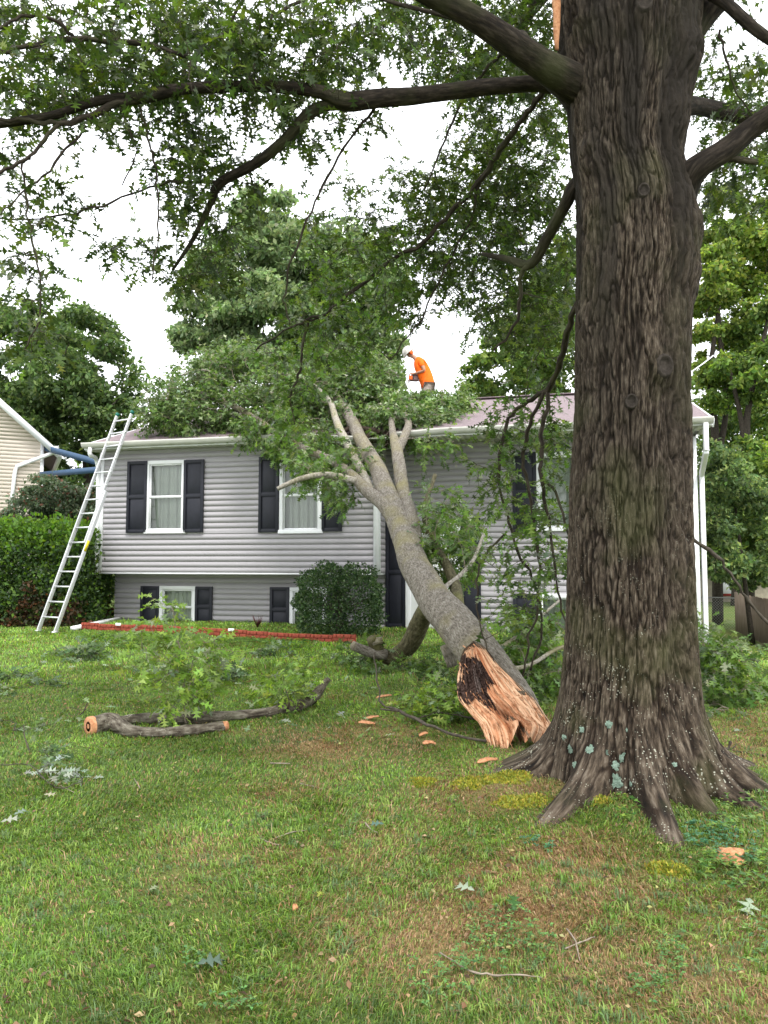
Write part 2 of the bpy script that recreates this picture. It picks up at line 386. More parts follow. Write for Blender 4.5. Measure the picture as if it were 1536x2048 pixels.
def leaf_sprays(ends, per, spread, size, flat=.5, droop=.35):
    pos, dr, up, sz = [], [], [], []
    for a, p in ends:
        d = p-a; L = np.linalg.norm(d); d = d/L if L > 1e-6 else np.array([1., 0, 0])
        n = max(3, int(per*random.uniform(.6, 1.4)))
        q = p+rng.standard_normal((n, 3))*np.array([1, 1, .6])*spread
        rd = unit(rng.standard_normal((n, 3))*np.array([1, 1, .5])+d*.5); rd[:, 2] -= droop
        pos.append(q); dr.append(rd); u = rng.standard_normal((n, 3))*flat; u[:, 2] += 1; up.append(u)
        sz.append(size*rng.uniform(.65, 1.2, n))
    return np.concatenate(pos), np.concatenate(dr), np.concatenate(up), np.concatenate(sz)
def twig_sprays(ends, mb, nt_, length, size, per=5, droop=.3, flat=.6):
    P0 = np.repeat(np.array([p for a, p in ends]), nt_, 0); D = np.array([p-a for a, p in ends]); D = np.repeat(unit(D), nt_, 0); n = len(P0)
    d = D*.5+rng.standard_normal((n, 3))*np.array([.75, .75, .5]); d[:, 2] -= droop*.4; d = unit(d)
    L = length*rng.uniform(.5, 1.3, n)[:, None]; P1 = P0+d*L*.5; P2 = P0+d*L; P2[:, 2] -= (droop*.25*L)[:, 0]
    sd = unit(np.cross(d, [0, 0, 1.])); ud = np.cross(sd, d); V = []
    for Pk, r in ((P0, .0022), (P1, .0017), (P2, .0009)):
        for a in (0, 2.1, 4.2): V.append(Pk+(sd*math.cos(a)+ud*math.sin(a))*r)
    V = np.stack(V, 1).reshape(-1, 3); k = np.arange(n)[:, None, None]*9
    q = np.array([[r*3+j, r*3+(j+1) % 3, r*3+3+(j+1) % 3, r*3+3+j] for r in (0, 1) for j in range(3)])
    mb.add(V, (k+q[None]).reshape(-1, 4))
    t = np.linspace(.2, 1, per)[None, :, None]*np.ones((n, 1, 1)); pos = P0[:, None]*(1-t)+P2[:, None]*t; pos[..., 2] += (.06*L)*np.sin(np.pi*t[..., 0])
    sgn = np.where(np.arange(per) % 2 == 0, 1., -1.)[None, :, None]; ang = rng.uniform(.3, 1.2, (n, per, 1)); ang[:, -1] *= .2
    dv = d[:, None]*np.cos(ang)+sd[:, None]*sgn*np.sin(ang)+rng.standard_normal((n, per, 3))*.3; dv[..., 2] -= droop
    up = ud[:, None]+rng.standard_normal((n, per, 3))*flat; up[..., 2] += .3
    return pos.reshape(-1, 3), dv.reshape(-1, 3), up.reshape(-1, 3), size*rng.uniform(.6, 1.25, n*per)
def nodes_of(lines, step=.12):
    o = []
    for pts, rad in lines:
        q = catmull(pts, 8); o.append(q)
    return np.concatenate(o)

# ================================================================== GROUND
def terrain():
    xs = np.concatenate([np.linspace(-140, -12, 22)[:-1], np.linspace(-12, 16, 190), np.linspace(16, 140, 22)[1:]])
    ys = np.concatenate([np.linspace(-12, 1, 12)[:-1], np.linspace(1, 20, 160), np.linspace(20, 70, 50)[1:], np.linspace(70, 300, 20)[1:]])
    X, Y = np.meshgrid(xs, ys); Z = gh(X, Y)-.004
    Z = Z+.02*(fbm(X*1.7, Y*1.7, 0*X, 3)-.5)*(Y < 25)
    V = np.stack([X, Y, Z], -1).reshape(-1, 3); nx = len(xs)
    i = np.arange(len(ys)-1)[:, None]*nx; j = np.arange(nx-1)[None]
    Q = np.stack([i+j, i+j+1, i+nx+j+1, i+nx+j], -1).reshape(-1, 4)
    return V, Q
BROWN = [(1050, 1800, .55, .95), (1250, 1900, .5, .8), (850, 1780, .5, .6), (650, 1510, .5, .75), (560, 1560, .4, .5), (1150, 1700, .3, .8),
         (480, 1690, .35, .5), (780, 1700, .5, .7), (1450, 1950, .5, .8), (700, 1470, .6, .6), (1460, 1480, .8, .7), (330, 1790, .3, .4), (100, 1810, .3, .4), (950, 1600, .6, .5)]
BR = [(gp(a, b), s, k) for a, b, s, k in BROWN]
def dryness(X, Y):
    d = 0*X
    for q, s, k in BR: d = np.maximum(d, k*np.exp(-(((X-q[0])/(s*1.3))**2+((Y-q[1])/(s*1.3))**2)))
    d = d*1.0+1.35*(fbm(X*1.6+9, Y*1.6, 0*X, 4)-.48)-.22*sstep(-X, -.4, 1.2)
    return np.clip(d, 0, 1)
V, Q = terrain()
dr = dryness(V[:, 0], V[:, 1]); 
gc = np.array([.095, .14, .035])*(1-dr[:, None])+np.array([.24, .17, .09])*dr[:, None]
mg = bpy.data.materials.new('lawn_ground'); mg.use_nodes = True; t = mg.node_tree; b = t.nodes['Principled BSDF']
at = t.nodes.new('ShaderNodeAttribute'); at.attribute_name = 'Col'
ge = t.nodes.new('ShaderNodeNewGeometry')
nn = t.nodes.new('ShaderNodeTexNoise'); nn.inputs['Scale'].default_value = 35; nn.inputs['Detail'].default_value = 8; nn.inputs['Roughness'].default_value = .75
t.links.new(ge.outputs['Position'], nn.inputs['Vector'])
rp = t.nodes.new('ShaderNodeValToRGB'); rp.color_ramp.elements[0].position = .3; rp.color_ramp.elements[0].color = (.35, .33, .3, 1)
rp.color_ramp.elements[1].position = .72; rp.color_ramp.elements[1].color = (1.5, 1.5, 1.3, 1)
t.links.new(nn.outputs[0], rp.inputs[0])
mm = t.nodes.new('ShaderNodeMix'); mm.data_type = 'RGBA'; mm.blend_type = 'MULTIPLY'; mm.inputs[0].default_value = 1
t.links.new(at.outputs['Color'], mm.inputs[6]); t.links.new(rp.outputs[0], mm.inputs[7]); t.links.new(mm.outputs[2], b.inputs['Base Color'])
b.inputs['Roughness'].default_value = .95; b.inputs['Specular IOR Level'].default_value = .1
bp = t.nodes.new('ShaderNodeBump'); bp.inputs['Strength'].default_value = .8; bp.inputs['Distance'].default_value = .03
t.links.new(nn.outputs[0], bp.inputs['Height']); t.links.new(bp.outputs[0], b.inputs['Normal'])
tag(mesh_np('ground', V, None, Q, mg, None, True, gc), kind='structure')

def grass(n, y0, y1, name, hmin, hmax, expo=.4):
    u = rng.random(n); Y = (y0**expo+u*(y1**expo-y0**expo))**(1/expo)
    X = (rng.random(n)*2-1)*(.56*Y+.35)
    # clumps
    clump = fbm(X*5, Y*5, 0*X, 3)
    keep = (rng.random(n) < .45+1.1*np.clip(clump-.3, 0, .5)) & (np.hypot(X-TX, Y-TY) > .50)
    X, Y, clump = X[keep], Y[keep], clump[keep]; n = len(X)
    dr = dryness(X, Y); pick = rng.random(n) < .10+.8*dr
    green = palette(n, [(.06, .12, .02), (.12, .21, .035), (.20, .31, .055), (.13, .20, .085)], [3, 4, 2.4, 1.5])
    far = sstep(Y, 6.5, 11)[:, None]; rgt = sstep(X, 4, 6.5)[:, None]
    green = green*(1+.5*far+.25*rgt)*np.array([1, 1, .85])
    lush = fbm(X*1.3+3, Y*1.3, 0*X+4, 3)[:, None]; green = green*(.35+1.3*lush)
    dry = palette(n, [(.27, .165, .08), (.38, .26, .14), (.17, .10, .05), (.29, .22, .09)], [3, 2, 2, 2])
    col = np.where(pick[:, None], dry, green)
    h = rng.uniform(hmin, hmax, n)*(.65+.9*np.clip(clump-.3, 0, .5)*1.5)*(1-.35*dr)
    tall = rng.random(n) < .03; h = np.where(tall, h*1.7, h); tf = np.clip((vn(X*2.6+8, Y*2.6, 0*X+3)-.72)*6, 0, 1); h = h*(1+.7*tf)
    wd = .0016*(np.clip(Y, 2.6, 20)/2.6)**.75*rng.uniform(.7, 1.5, n)
    fa = 6.28*vn(X*1.1, Y*1.1, 0*X+9)*1.5+rng.standard_normal(n)*1.1
    lean = rng.uniform(.3, 1.25, n); d = np.stack([np.cos(fa), np.sin(fa), 0*fa], -1)
    fl = rng.random(n)*6.28; side = np.stack([np.cos(fl), np.sin(fl), 0*fl], -1)*wd[:, None]
    base = np.stack([X, Y, gh(X, Y)-.004], -1); up = np.array([0, 0, 1.])
    midp = base+d*(h*lean*.35)[:, None]+up*(h*.62)[:, None]
    tip = base+d*(h*lean*1.1)[:, None]+up*(h*np.clip(1.05-.5*lean, .25, 1))[:, None]
    V = np.stack([base-side, base+side, midp+side*.8, midp-side*.8, tip], 1).reshape(-1, 3)
    k = np.arange(n)[:, None]*5
    o = mesh_np(name, V, k+np.array([3, 2, 4]), k+np.array([0, 1, 2, 3]), M_GRASS, None, True, np.repeat(col, 5, 0))
    return o
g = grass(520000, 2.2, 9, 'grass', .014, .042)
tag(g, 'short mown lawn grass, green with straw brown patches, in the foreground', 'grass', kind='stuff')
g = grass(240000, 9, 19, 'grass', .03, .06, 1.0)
tag(g, 'green lawn grass further back in front of the house', 'grass', kind='stuff')

def tufts(n):
    u = rng.random(n); Y0 = (2.3**.5+u*(10**.5-2.3**.5))**2; X0 = (rng.random(n)*2-1)*(.56*Y0+.3)
    k = (fbm(X0*.9+30, Y0*.9, 0*X0, 3) > .44) & (np.hypot(X0-TX, Y0-TY) > .8); X0, Y0 = X0[k], Y0[k]; n = len(X0); m = 16
    kind = rng.random(n); c0 = np.where((kind < .3)[:, None], [.10, .165, .06], np.where((kind < .7)[:, None], [.11, .21, .03], [.20, .28, .06]))
    a = rng.random((n, m))*6.28; d = np.stack([np.cos(a), np.sin(a), 0*a], -1); h = rng.uniform(.02, .06, (n, 1))*rng.uniform(.5, 1.1, (n, m)); ln = rng.uniform(.2, 1.1, (n, m))
    b = np.stack([X0, Y0, gh(X0, Y0)-.004], -1)[:, None]+rng.standard_normal((n, m, 3))*[.018, .018, 0]
    s = np.stack([-np.sin(a), np.cos(a), 0*a], -1)*(.0022*rng.uniform(.7, 1.5, (n, m)))[..., None]; up = np.array([0, 0, 1.])
    mid = b+d*(h*ln*.4)[..., None]+up*(h*.65)[..., None]; tip = b+d*(h*ln*1.2)[..., None]+up*(h*np.clip(1.1-.5*ln, .2, 1))[..., None]
    V = np.stack([b-s, b+s, mid+s*.9, mid-s*.9, tip], 2).reshape(-1, 3); k = np.arange(n*m)[:, None]*5
    col = np.repeat(np.clip(np.repeat(c0, m, 0)*(.7+.6*rng.random((n*m, 1))), 0, 1), 5, 0)
    return mesh_np('coarse_grass', V, k+np.array([3, 2, 4]), k+np.array([0, 1, 2, 3]), M_GRASS, None, True, col)
tag(tufts(4200), 'coarse longer grass tufts scattered through the foreground lawn', 'grass', kind='stuff')
def litter(n):
    Y = rng.uniform(2.4, 9, n); X = (rng.random(n)*2-1)*(.56*Y+.3); b = np.stack([X, Y, gh(X, Y)+rng.uniform(.006, .022, n)], -1)
    d = rng.standard_normal((n, 3)); d[:, 2] *= .15; u_ = rng.standard_normal((n, 3))*.5+[0, 0, 1]
    thin = rng.random(n) < .6; o = leaves('litter', b, d, u_, rng.uniform(.008, .035, n), palette(n, [(.20, .12, .06), (.32, .22, .12), (.10, .06, .035), (.38, .34, .14)], [3, 2, 3, 1]), 'oval', M_GRASS)
    return o
tag(litter(3800), 'bits of dead leaf and bark lying in the lawn', 'leaf litter', kind='stuff')
Yl = rng.uniform(6.4, 14.2, 330); Xl = rng.uniform(-1, 1, 330)*(.5*Yl)-.8; bl = np.stack([Xl, Yl, gh(Xl, Yl)+.035], -1)
dl = rng.standard_normal((330, 3)); dl[:, 2] *= .25
tag(leaves('fallen_leaves', bl, dl, rng.standard_normal((330, 3))*.45+[0, 0, 1], rng.uniform(.06, .11, 330), palette(330, [(.10, .17, .04), (.22, .29, .15), (.30, .35, .24), (.16, .13, .05)], [3, 3, 2, 1]), 'oak', M_LEAF), 'torn off green and pale oak leaves strewn over the lawn before the house', 'leaves', kind='stuff')
# ================================================================== HOUSE
O = np.array([-6.06, 16., 0]); U = np.array([.9727, -.2321, 0]); Nn = np.array([.2321, .9727, 0]); Z = np.array([0, 0, 1.])
AX = (U, Nn, Z)
def Wp(t, off, z): return O+U*t+Nn*off+Z*z
def onwall(px, py, off):
    d = ray(px, py); s = np.dot(O+Nn*off-EYE, Nn)/np.dot(d, Nn); q = EYE+d*s
    return float(np.dot(q-O, U)), float(q[2])
WID, SET, DEP = 12.0, .6, 8.4
ZB = onwall(200, 1145, 0)[1]; ZE = 3.97; TC = onwall(757, 1100, 0)[0]
house = empty('house', Wp(6, 4, .2), 'grey vinyl sided split level house with a damaged roof under the fallen tree', 'house')
def hb(mb, name, m, **k): return mb.build(name, m, house, **k)
def siding(t0, t1, z0, z1, off, holes=(), h=.114, org=None, u=U, nn=Nn, shift=0):
    """sawtooth courses cut round the openings"""
    mb = MB(); org = O if org is None else org
    def pt(t, o, z): return org+u*t+nn*(off+o)+Z*z
    k0 = math.floor((z0-shift)/h)
    zc = shift+k0*h
    while zc < z1:
        cuts = sorted({max(zc, z0), min(zc+h, z1)} | {z for hh in holes for z in hh[2:] if max(zc, z0) < z < min(zc+h, z1)})
        for a, b in zip(cuts[:-1], cuts[1:]):
            if b-a < 1e-4: continue
            mz = (a+b)/2; iv = [(t0, t1)]
            for (h0, h1, y0, y1) in holes:
                if y0 < mz < y1:
                    nv = []
                    for p, q in iv:
                        if h1 <= p or h0 >= q: nv.append((p, q)); continue
                        if h0 > p: nv.append((p, h0))
                        if h1 < q: nv.append((h1, q))
                    iv = nv
            gz = zc+h-.007; bt = min(b, gz); oa, ob = -.0095+.012*(a-zc), -.0095+.012*(bt-zc)
            if bt <= a: continue
            for p, q in iv:
                V = [pt(p, oa, a), pt(q, oa, a), pt(q, ob, bt), pt(p, ob, bt)]; F_ = [[0, 1, 2, 3]]
                if b > gz: V += [pt(p, 0, bt), pt(q, 0, bt), pt(q, 0, b), pt(p, 0, b)]; F_ += [[4, 5, 6, 7], [3, 2, 5, 4]]
                if abs(a-zc) < 1e-6: k_ = len(V); V += [pt(p, 0, a), pt(q, 0, a)]; F_.append([k_, k_+1, 1, 0])
                mb.add(V, F_)
        zc += h
    return mb
holes_up, holes_low = [], []
def rect(px0, py0, px1, py1, off):
    t0, _ = onwall(px0, (py0+py1)/2, off); t1, _ = onwall(px1, (py0+py1)/2, off)
    xm = (px0+px1)/2; return t0, t1, onwall(xm, py1, off)[1], onwall(xm, py0, off)[1]
def window(r, off, slider=False, label=None):
    t0, t1, z0, z1 = r; (holes_up if off == 0 else holes_low).append((t0+.03, t1-.03, z0+.03, z1-.03))
    c = lambda t, o, z: Wp(t, off+o, z)
    mb = MB(); w = .075
    def fb(a, b, zz0, zz1, o0, o1): mb.box(c((a+b)/2, (o0+o1)/2, (zz0+zz1)/2), (b-a, o1-o0, zz1-zz0), AX)
    fb(t0, t1, z1-w, z1, -.045, .05); fb(t0-.02, t1+.02, z0, z0+w, -.06, .05)
    fb(t0, t0+w, z0+w, z1-w, -.045, .05); fb(t1-w, t1, z0+w, z1-w, -.045, .05)
    f = mb.build('window', M_TRIM, house, bevel=.004)
    s = MB()
    def sb(a, b, zz0, zz1, o0, o1): s.box(c((a+b)/2, (o0+o1)/2, (zz0+zz1)/2), (b-a, o1-o0, zz1-zz0), AX)
    a, b, lo, hi = t0+w, t1-w, z0+w, z1-w; k = .032
    if slider:
        m_ = (a+b)/2; sb(m_-k*.8, m_+k*.8, lo+.002, hi-.002, -.02, .02)
    else:
        m_ = (lo+hi)/2; sb(a+.002, b-.002, m_-k*.8, m_+k*.8, -.02, .02)
    sb(a, a+k, lo, hi, -.012, .03); sb(b-k, b, lo, hi, -.012, .03); sb(a+k, b-k, lo, lo+k, -.012, .03); sb(a+k, b-k, hi-k, hi, -.012, .03)
    o = s.build('sash', M_TRIM, None); par(o, f)
    g = MB(); g.add([c(a, .012, lo), c(b, .012, lo), c(b, .012, hi), c(a, .012, hi)], [[0, 1, 2, 3]])
    par(g.build('pane', M_GLASS, None), f)
    n = 90; tt = np.linspace(a-.05, b+.05, n); cu = MB()
    ph = random.random()*9
    oo = .16+.028*np.sin(tt*42+ph+1.5*np.sin(tt*9))+.01*np.sin(tt*95)
    gap = np.abs(tt-(a+b)/2) > (.012 if not slider else .02)
    for i in range(n-1):
        cu.add([c(tt[i], oo[i], lo-.1), c(tt[i+1], oo[i+1], lo-.1), c(tt[i+1], oo[i+1]*.9, hi+.05), c(tt[i], oo[i]*.9, hi+.05)], [[0, 1, 2, 3]])
    par(cu.build('curtain', M_CURT, None, smooth=True), f)
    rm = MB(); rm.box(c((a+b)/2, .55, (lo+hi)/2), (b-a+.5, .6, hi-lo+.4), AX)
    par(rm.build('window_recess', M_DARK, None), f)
    return f
def shutter(r, off, n=2):
    t0, t1, z0, z1 = r; mb = MB(); o0 = off-.03
    def bx(a, b, zz0, zz1, q0, q1, tgt=mb): tgt.box(Wp((a+b)/2, o0+(q0+q1)/2, (zz0+zz1)/2), (b-a, q1-q0, zz1-zz0), AX)
    w = .06
    bx(t0, t0+w, z0, z1, -.03, .01); bx(t1-w, t1, z0, z1, -.03, .01)
    gap = (z1-z0)/2; ms = z0+gap
    for a, b in ((z0, z0+.07), (ms-.035, ms+.035), (z1-.07, z1)): bx(t0+w, t1-w, a, b, -.029, .01)
    bx(t0+w, t1-w, z0+.07, z1-.07, -.006, .008)
    o = mb.build('shutter', M_SHUT, house, bevel=.003)
    for a, b in ((z0+.07, ms-.035), (ms+.035, z1-.07)):
        p = MB(); m0, m1 = t0+w+.02, t1-w-.02; a += .02; b -= .02; i = .035
        V = [Wp(m0, o0-.0065, a), Wp(m1, o0-.0065, a), Wp(m1, o0-.0065, b), Wp(m0, o0-.0065, b),
             Wp(m0+i, o0-.027, a+i), Wp(m1-i, o0-.027, a+i), Wp(m1-i, o0-.027, b-i), Wp(m0+i, o0-.027, b-i)]
        p.add(V, [[4, 5, 6, 7], [0, 1, 5, 4], [1, 2, 6, 5], [2, 3, 7, 6], [3, 0, 4, 7]])
        par(p.build('raised_panel', M_SHUT, None), o)
S = SET
window(rect(293, 921, 372, 1067, 0), 0); window(rect(560, 914, 645, 1067, 0), 0)
shutter(rect(256, 923, 296, 1066, 0), 0); shutter(rect(369, 920, 409, 1065, 0), 0)
shutter(rect(519, 914, 559, 1065, 0), 0); shutter(rect(645, 912, 685, 1063, 0), 0)
window(rect(320, 1172, 392, 1256, S), S); shutter(rect(283, 1172, 319, 1251, S), S); shutter(rect(392, 1173, 426, 1254, S), S)
window(rect(580, 1175, 655, 1266, S), S); shutter(rect(541, 1174, 580, 1265, S), S); shutter(rect(655, 1175, 692, 1268, S), S)
window(rect(1073, 903, 1225, 1062, S), S, True); shutter(rect(1025, 905, 1073, 1066, S), S); shutter(rect(1226, 903, 1272, 1066, S), S)
window(rect(1075, 1188, 1225, 1284, S), S, True); shutter(rect(1027, 1187, 1074, 1272, S), S); shutter(rect(1226, 1187, 1272, 1284, S), S)
# door
rd = rect(812, 1047, 921, 1262, S); shutter(rect(772, 1036, 811, 1254, S), S); shutter(rect(922, 1036, 962, 1258, S), S)
t0, t1, z0, z1 = rd; holes_low.append((t0+.05, t1-.05, z0, z1-.05))
mb = MB()
for a, b, c_, d_ in ((t0, t0+.1, z0, z1-.1), (t1-.1, t1, z0, z1-.1), (t0-.03, t1+.03, z1-.1, z1)):
    mb.box(Wp((a+b)/2, S-.01, (c_+d_)/2), (b-a, .1, d_-c_), AX)
df = hb(mb, 'door_frame', M_TRIM, bevel=.005)
mb = MB(); mb.box(Wp((t0+t1)/2, S+.04, (z0+z1-.1)/2), (t1-t0-.2, .04, z1-z0-.1), AX)
for zz in (z0+.25, z0+1.15):
    mb.box(Wp((t0+t1)/2, S+.018, zz+.3), (t1-t0-.5, .015, .6), AX)
dd = hb(mb, 'front_door', mat('door_paint', (.7, .71, .7), .45), bevel=.004)
mb = MB(); mb.box(Wp(t1-.17, S-.02, z0+1.0), (.035, .06, .22), AX); par(mb.build('handle', M_ALU, None), dd)
mb = MB(); mb.box(Wp((t0+t1)/2, S-.55, z0-.09), (1.9, 1.1, .17), AX); hb(mb, 'front_step', M_CONC, bevel=.01)

hb(siding(0.04, TC-.09, ZB, ZE, 0, holes_up, shift=ZB), 'upper_siding', M_SID)
hb(siding(0.0, TC, .05, ZB+.02, SET, holes_low, shift=ZB), 'lower_siding', M_SID)
hb(siding(TC, WID-.11, -.6, ZE, SET, holes_low, shift=ZB), 'entry_siding', M_SID)
mb = siding(.07, SET, ZB, ZE, 0, org=Wp(TC, 0, 0), u=Nn, nn=-U, shift=ZB); hb(mb, 'return_siding', M_SID)
mb = siding(0, DEP, ZB, ZE, 0, org=Wp(0, 0, 0), u=Nn, nn=U, shift=ZB)
hb(mb, 'side_siding', M_SID)
mb = siding(SET, DEP, -.8, ZE, 0, org=Wp(WID, 0, 0), u=Nn, nn=-U, shift=ZB); hb(mb, 'side_siding', M_SID)
mb = MB(); mb.box(Wp(TC/2, SET/2+.0, ZB-.015), (TC, SET+.03, .03), AX)   # underside of the overhang
mb.box(Wp(TC/2, DEP/2+.3, .1), (TC-.1, DEP-SET, 1.6), AX) if False else None
hb(mb, 'overhang_soffit', M_TRIM)
mb = MB(); mb.box(Wp(6, DEP, 1.6), (WID, .05, 4.9), AX); mb.box(Wp(.03, DEP/2+.3, .5), (.05, DEP-.6, 1.7), AX); hb(mb, 'back_wall', M_SID)
mb = MB()
mb.box(Wp(TC-.045, -.008, (ZB+ZE)/2-.01), (.1, .05, ZE-ZB+.02), AX); mb.box(Wp(TC+.012, .035, (ZB+ZE)/2-.01), (.03, .07, ZE-ZB+.02), AX); hb(mb, 'corner_trim', M_TRIM)
mb = MB(); mb.box(Wp(.02, -.005, (ZB+ZE)/2-.01), (.1, .05, ZE-ZB+.02), AX); hb(mb, 'corner_trim', M_TRIM)
mb = MB(); mb.box(Wp(WID-.04, SET-.01, 1.6), (.15, .05, 4.7), AX); hb(mb, 'corner_trim', M_TRIM)
# roof with a torn notch where the trunk came down
EO, RO = -.32, 4.2; ZRE = 4.1; ZRR = 5.62; RK = .16
def rz(off): return ZRE+(ZRR-ZRE)*(off-EO)/(RO-EO) if off < RO else ZRR-(ZRR-ZRE)*(off-RO)/(RO-EO)
NT = (onwall(668, 870, -.2)[0], onwall(800, 870, -.2)[0])
mb = MB(); nx, ny = 120, 40
ts = np.linspace(-RK, WID+RK, nx); os_ = np.linspace(EO-.02, RO, ny)
cells = {}
for i in range(nx-1):
    for j in range(ny-1):
        tm = (ts[i]+ts[i+1])/2; om = (os_[j]+os_[j+1])/2
        dpt = .95+.35*math.sin(tm*9)+.2*math.sin(tm*23)
        if NT[0] < tm < NT[1] and om < EO+dpt*min(1, 3*min(tm-NT[0], NT[1]-tm)): continue
        sag = lambda t, o: -.10*math.exp(-((t-sum(NT)/2)/1.1)**2)*math.exp(-(o-EO)/1.2)
        V = [Wp(ts[a], os_[c], rz(os_[c])+sag(ts[a], os_[c])) for a, c in ((i, j), (i+1, j), (i+1, j+1), (i, j+1))]
        cells[(i, j)] = V
for (i, j), V in cells.items():
    F_ = [[0, 1, 2, 3], [7, 6, 5, 4]]
    for dij, f_ in (((0, -1), [0, 4, 5, 1]), ((1, 0), [1, 5, 6, 2]), ((0, 1), [2, 6, 7, 3]), ((-1, 0), [3, 7, 4, 0])):
        if (i+dij[0], j+dij[1]) not in cells: F_.append(f_)
    mb.add(V+[v-Z*.035 for v in V], F_)
V = [Wp(-RK, RO, ZRR), Wp(WID+RK, RO, ZRR), Wp(WID+RK, 2*RO-EO, ZRE), Wp(-RK, 2*RO-EO, ZRE)]
mb.add(V+[v-Z*.04 for v in V], [[0, 1, 2, 3], [7, 6, 5, 4], [0, 4, 5, 1], [1, 5, 6, 2], [2, 6, 7, 3], [3, 7, 4, 0]])
mb.box(Wp(WID/2, RO, ZRR+.012), (WID+2*RK, .3, .02), AX)
roof = hb(mb, 'roof', M_ROOF)
for tt in (-.0, WID):          # gables
    mb = MB(); V = [Wp(tt, SET*0+.05, ZE-.05), Wp(tt, DEP, ZE-.05), Wp(tt, RO, ZRR-.06)]; mb.add(V+[v+U*.03*(1 if tt == 0 else -1) for v in V], None, [[0, 1, 2], [5, 4, 3]]); hb(mb, 'gable_siding', M_SID)
for tt in (-RK-.015, WID+RK+.015):
    mb = MB(); mb.bar(Wp(tt, EO, ZRE-.08), Wp(tt, RO, ZRR-.08), .03, .16); mb.bar(Wp(tt, RO, ZRR-.08), Wp(tt, 2*RO-EO, ZRE-.08), .03, .16); hb(mb, 'rake_board', M_TRIM)
# inside the torn roof
mb = MB(); tn = sum(NT)/2
for k in range(-2, 4): mb.bar(Wp(tn+k*.4, EO+.15, 4.02), Wp(tn+k*.4, 1.6, 4.72), .04, .12)
for k in range(7):
    a_ = random.uniform(NT[0]-.1, NT[1]+.1); mb.bar(Wp(a_, EO+random.uniform(0, .9), 4.05+random.random()*.2), Wp(a_+random.uniform(-.5, .5), EO+random.uniform(.3, 1.3), 4.2+random.random()*.35), .02, .09)
hb(mb, 'broken_rafters', M_WOODDK)
mb = MB(); mb.box(Wp(tn, 1.1, 3.95), (2.6, 2.6, .03), AX); hb(mb, 'attic_floor', M_WOODDK)
# soffit, fascia, gutter
mb = MB()
for a_, b_, o1 in ((-RK, TC, .02), (TC, WID+RK, SET+.02)):
    n = int((b_-a_)/.13)
    for k in range(n):
        c0 = a_+(b_-a_)*k/n; c1 = a_+(b_-a_)*(k+1)/n-.012
        mb.box(Wp((c0+c1)/2, (EO+o1)/2, ZE+.008), (c1-c0, o1-EO, .02), AX)
hb(mb, 'soffit', M_GUT)
def gutter(a_, b_, drop, name='gutter'):
    mb = MB(); n = max(2, int((b_-a_)/.15)); pr = [(0, 0), (-.09, 0), (-.105, .04), (-.125, .075), (-.125, .105), (-.115, .105), (-.095, .03), (0, .02)]
    tt = np.linspace(a_, b_, n+1); V = []
    for t_ in tt: V += [Wp(t_, EO-.03+p, ZE+.03+q+drop(t_)) for p, q in pr]
    Q_ = [[i*8+j, i*8+8+j, i*8+8+(j+1) % 8, i*8+(j+1) % 8] for i in range(n) for j in range(8)]
    mb.add(V, Q_)
    for k in (0, n): 
        e_ = V[k*8:k*8+8]; mb.add(e_, [[0, 1, 2, 7], [2, 3, 4, 7], [4, 5, 6, 7]])
    hb(mb, name, M_GUT)
    fb = MB()
    for i in range(n): fb.add([Wp(tt[i], EO-.028, ZE+.0+drop(tt[i])), Wp(tt[i+1], EO-.028, ZE+drop(tt[i+1])), Wp(tt[i+1], EO-.028, ZE+.13+drop(tt[i+1])), Wp(tt[i], EO-.028, ZE+.13+drop(tt[i]))], [[0, 1, 2, 3]])
    hb(fb, 'fascia', M_TRIM)
gutter(-RK-.03, onwall(735, 885, EO)[0], lambda t: -.10*sstep(t, 4.4, 6.1))
gutter(onwall(792, 885, EO)[0], WID+RK, lambda t: -.05*(1-sstep(t, 6.4, 7.6)))
def downspout(t_, zbot, off_b, sgn):
    mb = MB(); a0 = Wp(t_, EO-.09, ZE+.03); a1 = Wp(t_, EO-.09, ZE-.12); a2 = Wp(t_+sgn*.05, off_b-.05, ZE-.42); a3 = Wp(t_+sgn*.05, off_b-.05, zbot)
    mb.tube(np.array([a0, a1, a2, a3]), np.array([.045]*4), 8, .08); return mb
hb(downspout(0.0, ZB-.05, 0, -1), 'downspout', M_TRIM, smooth=True)
mb = MB(); tx = WID+.03
for a_, b_ in (((tx, EO-.09, ZE+.03), (tx, EO-.09, ZE-.45)), ((tx, EO-.09, ZE-.45), (tx+.09, SET+.03, ZE-.75)), ((tx+.09, SET+.03, ZE-.75), (tx+.09, SET+.03, -.75))):
    mb.bar(Wp(*a_), Wp(*b_), .11, .08, up=U)
hb(mb, 'downspout', M_TRIM, bevel=.01)
mb = MB(); p0, p1 = gp(145, 1262), Wp(.15, SET-.05, .38); mb.bar(p0+Z*.05, p1, .09, .07)
o = mb.build('drain_pipe', M_TRIM, house)
mb = MB(); q_ = Wp(WID+.1, SET+2.2, 1.15); mb.box(q_, (.12, .25, .4), AX)
mb.tube(np.array([q_+Z*.2, q_+Z*.8+U*.1, q_+Z*1.0, q_+Z*.9-U*.1]), [.012]*4, 6, .1); hb(mb, 'electric_meter', M_TRIM, bevel=.01)

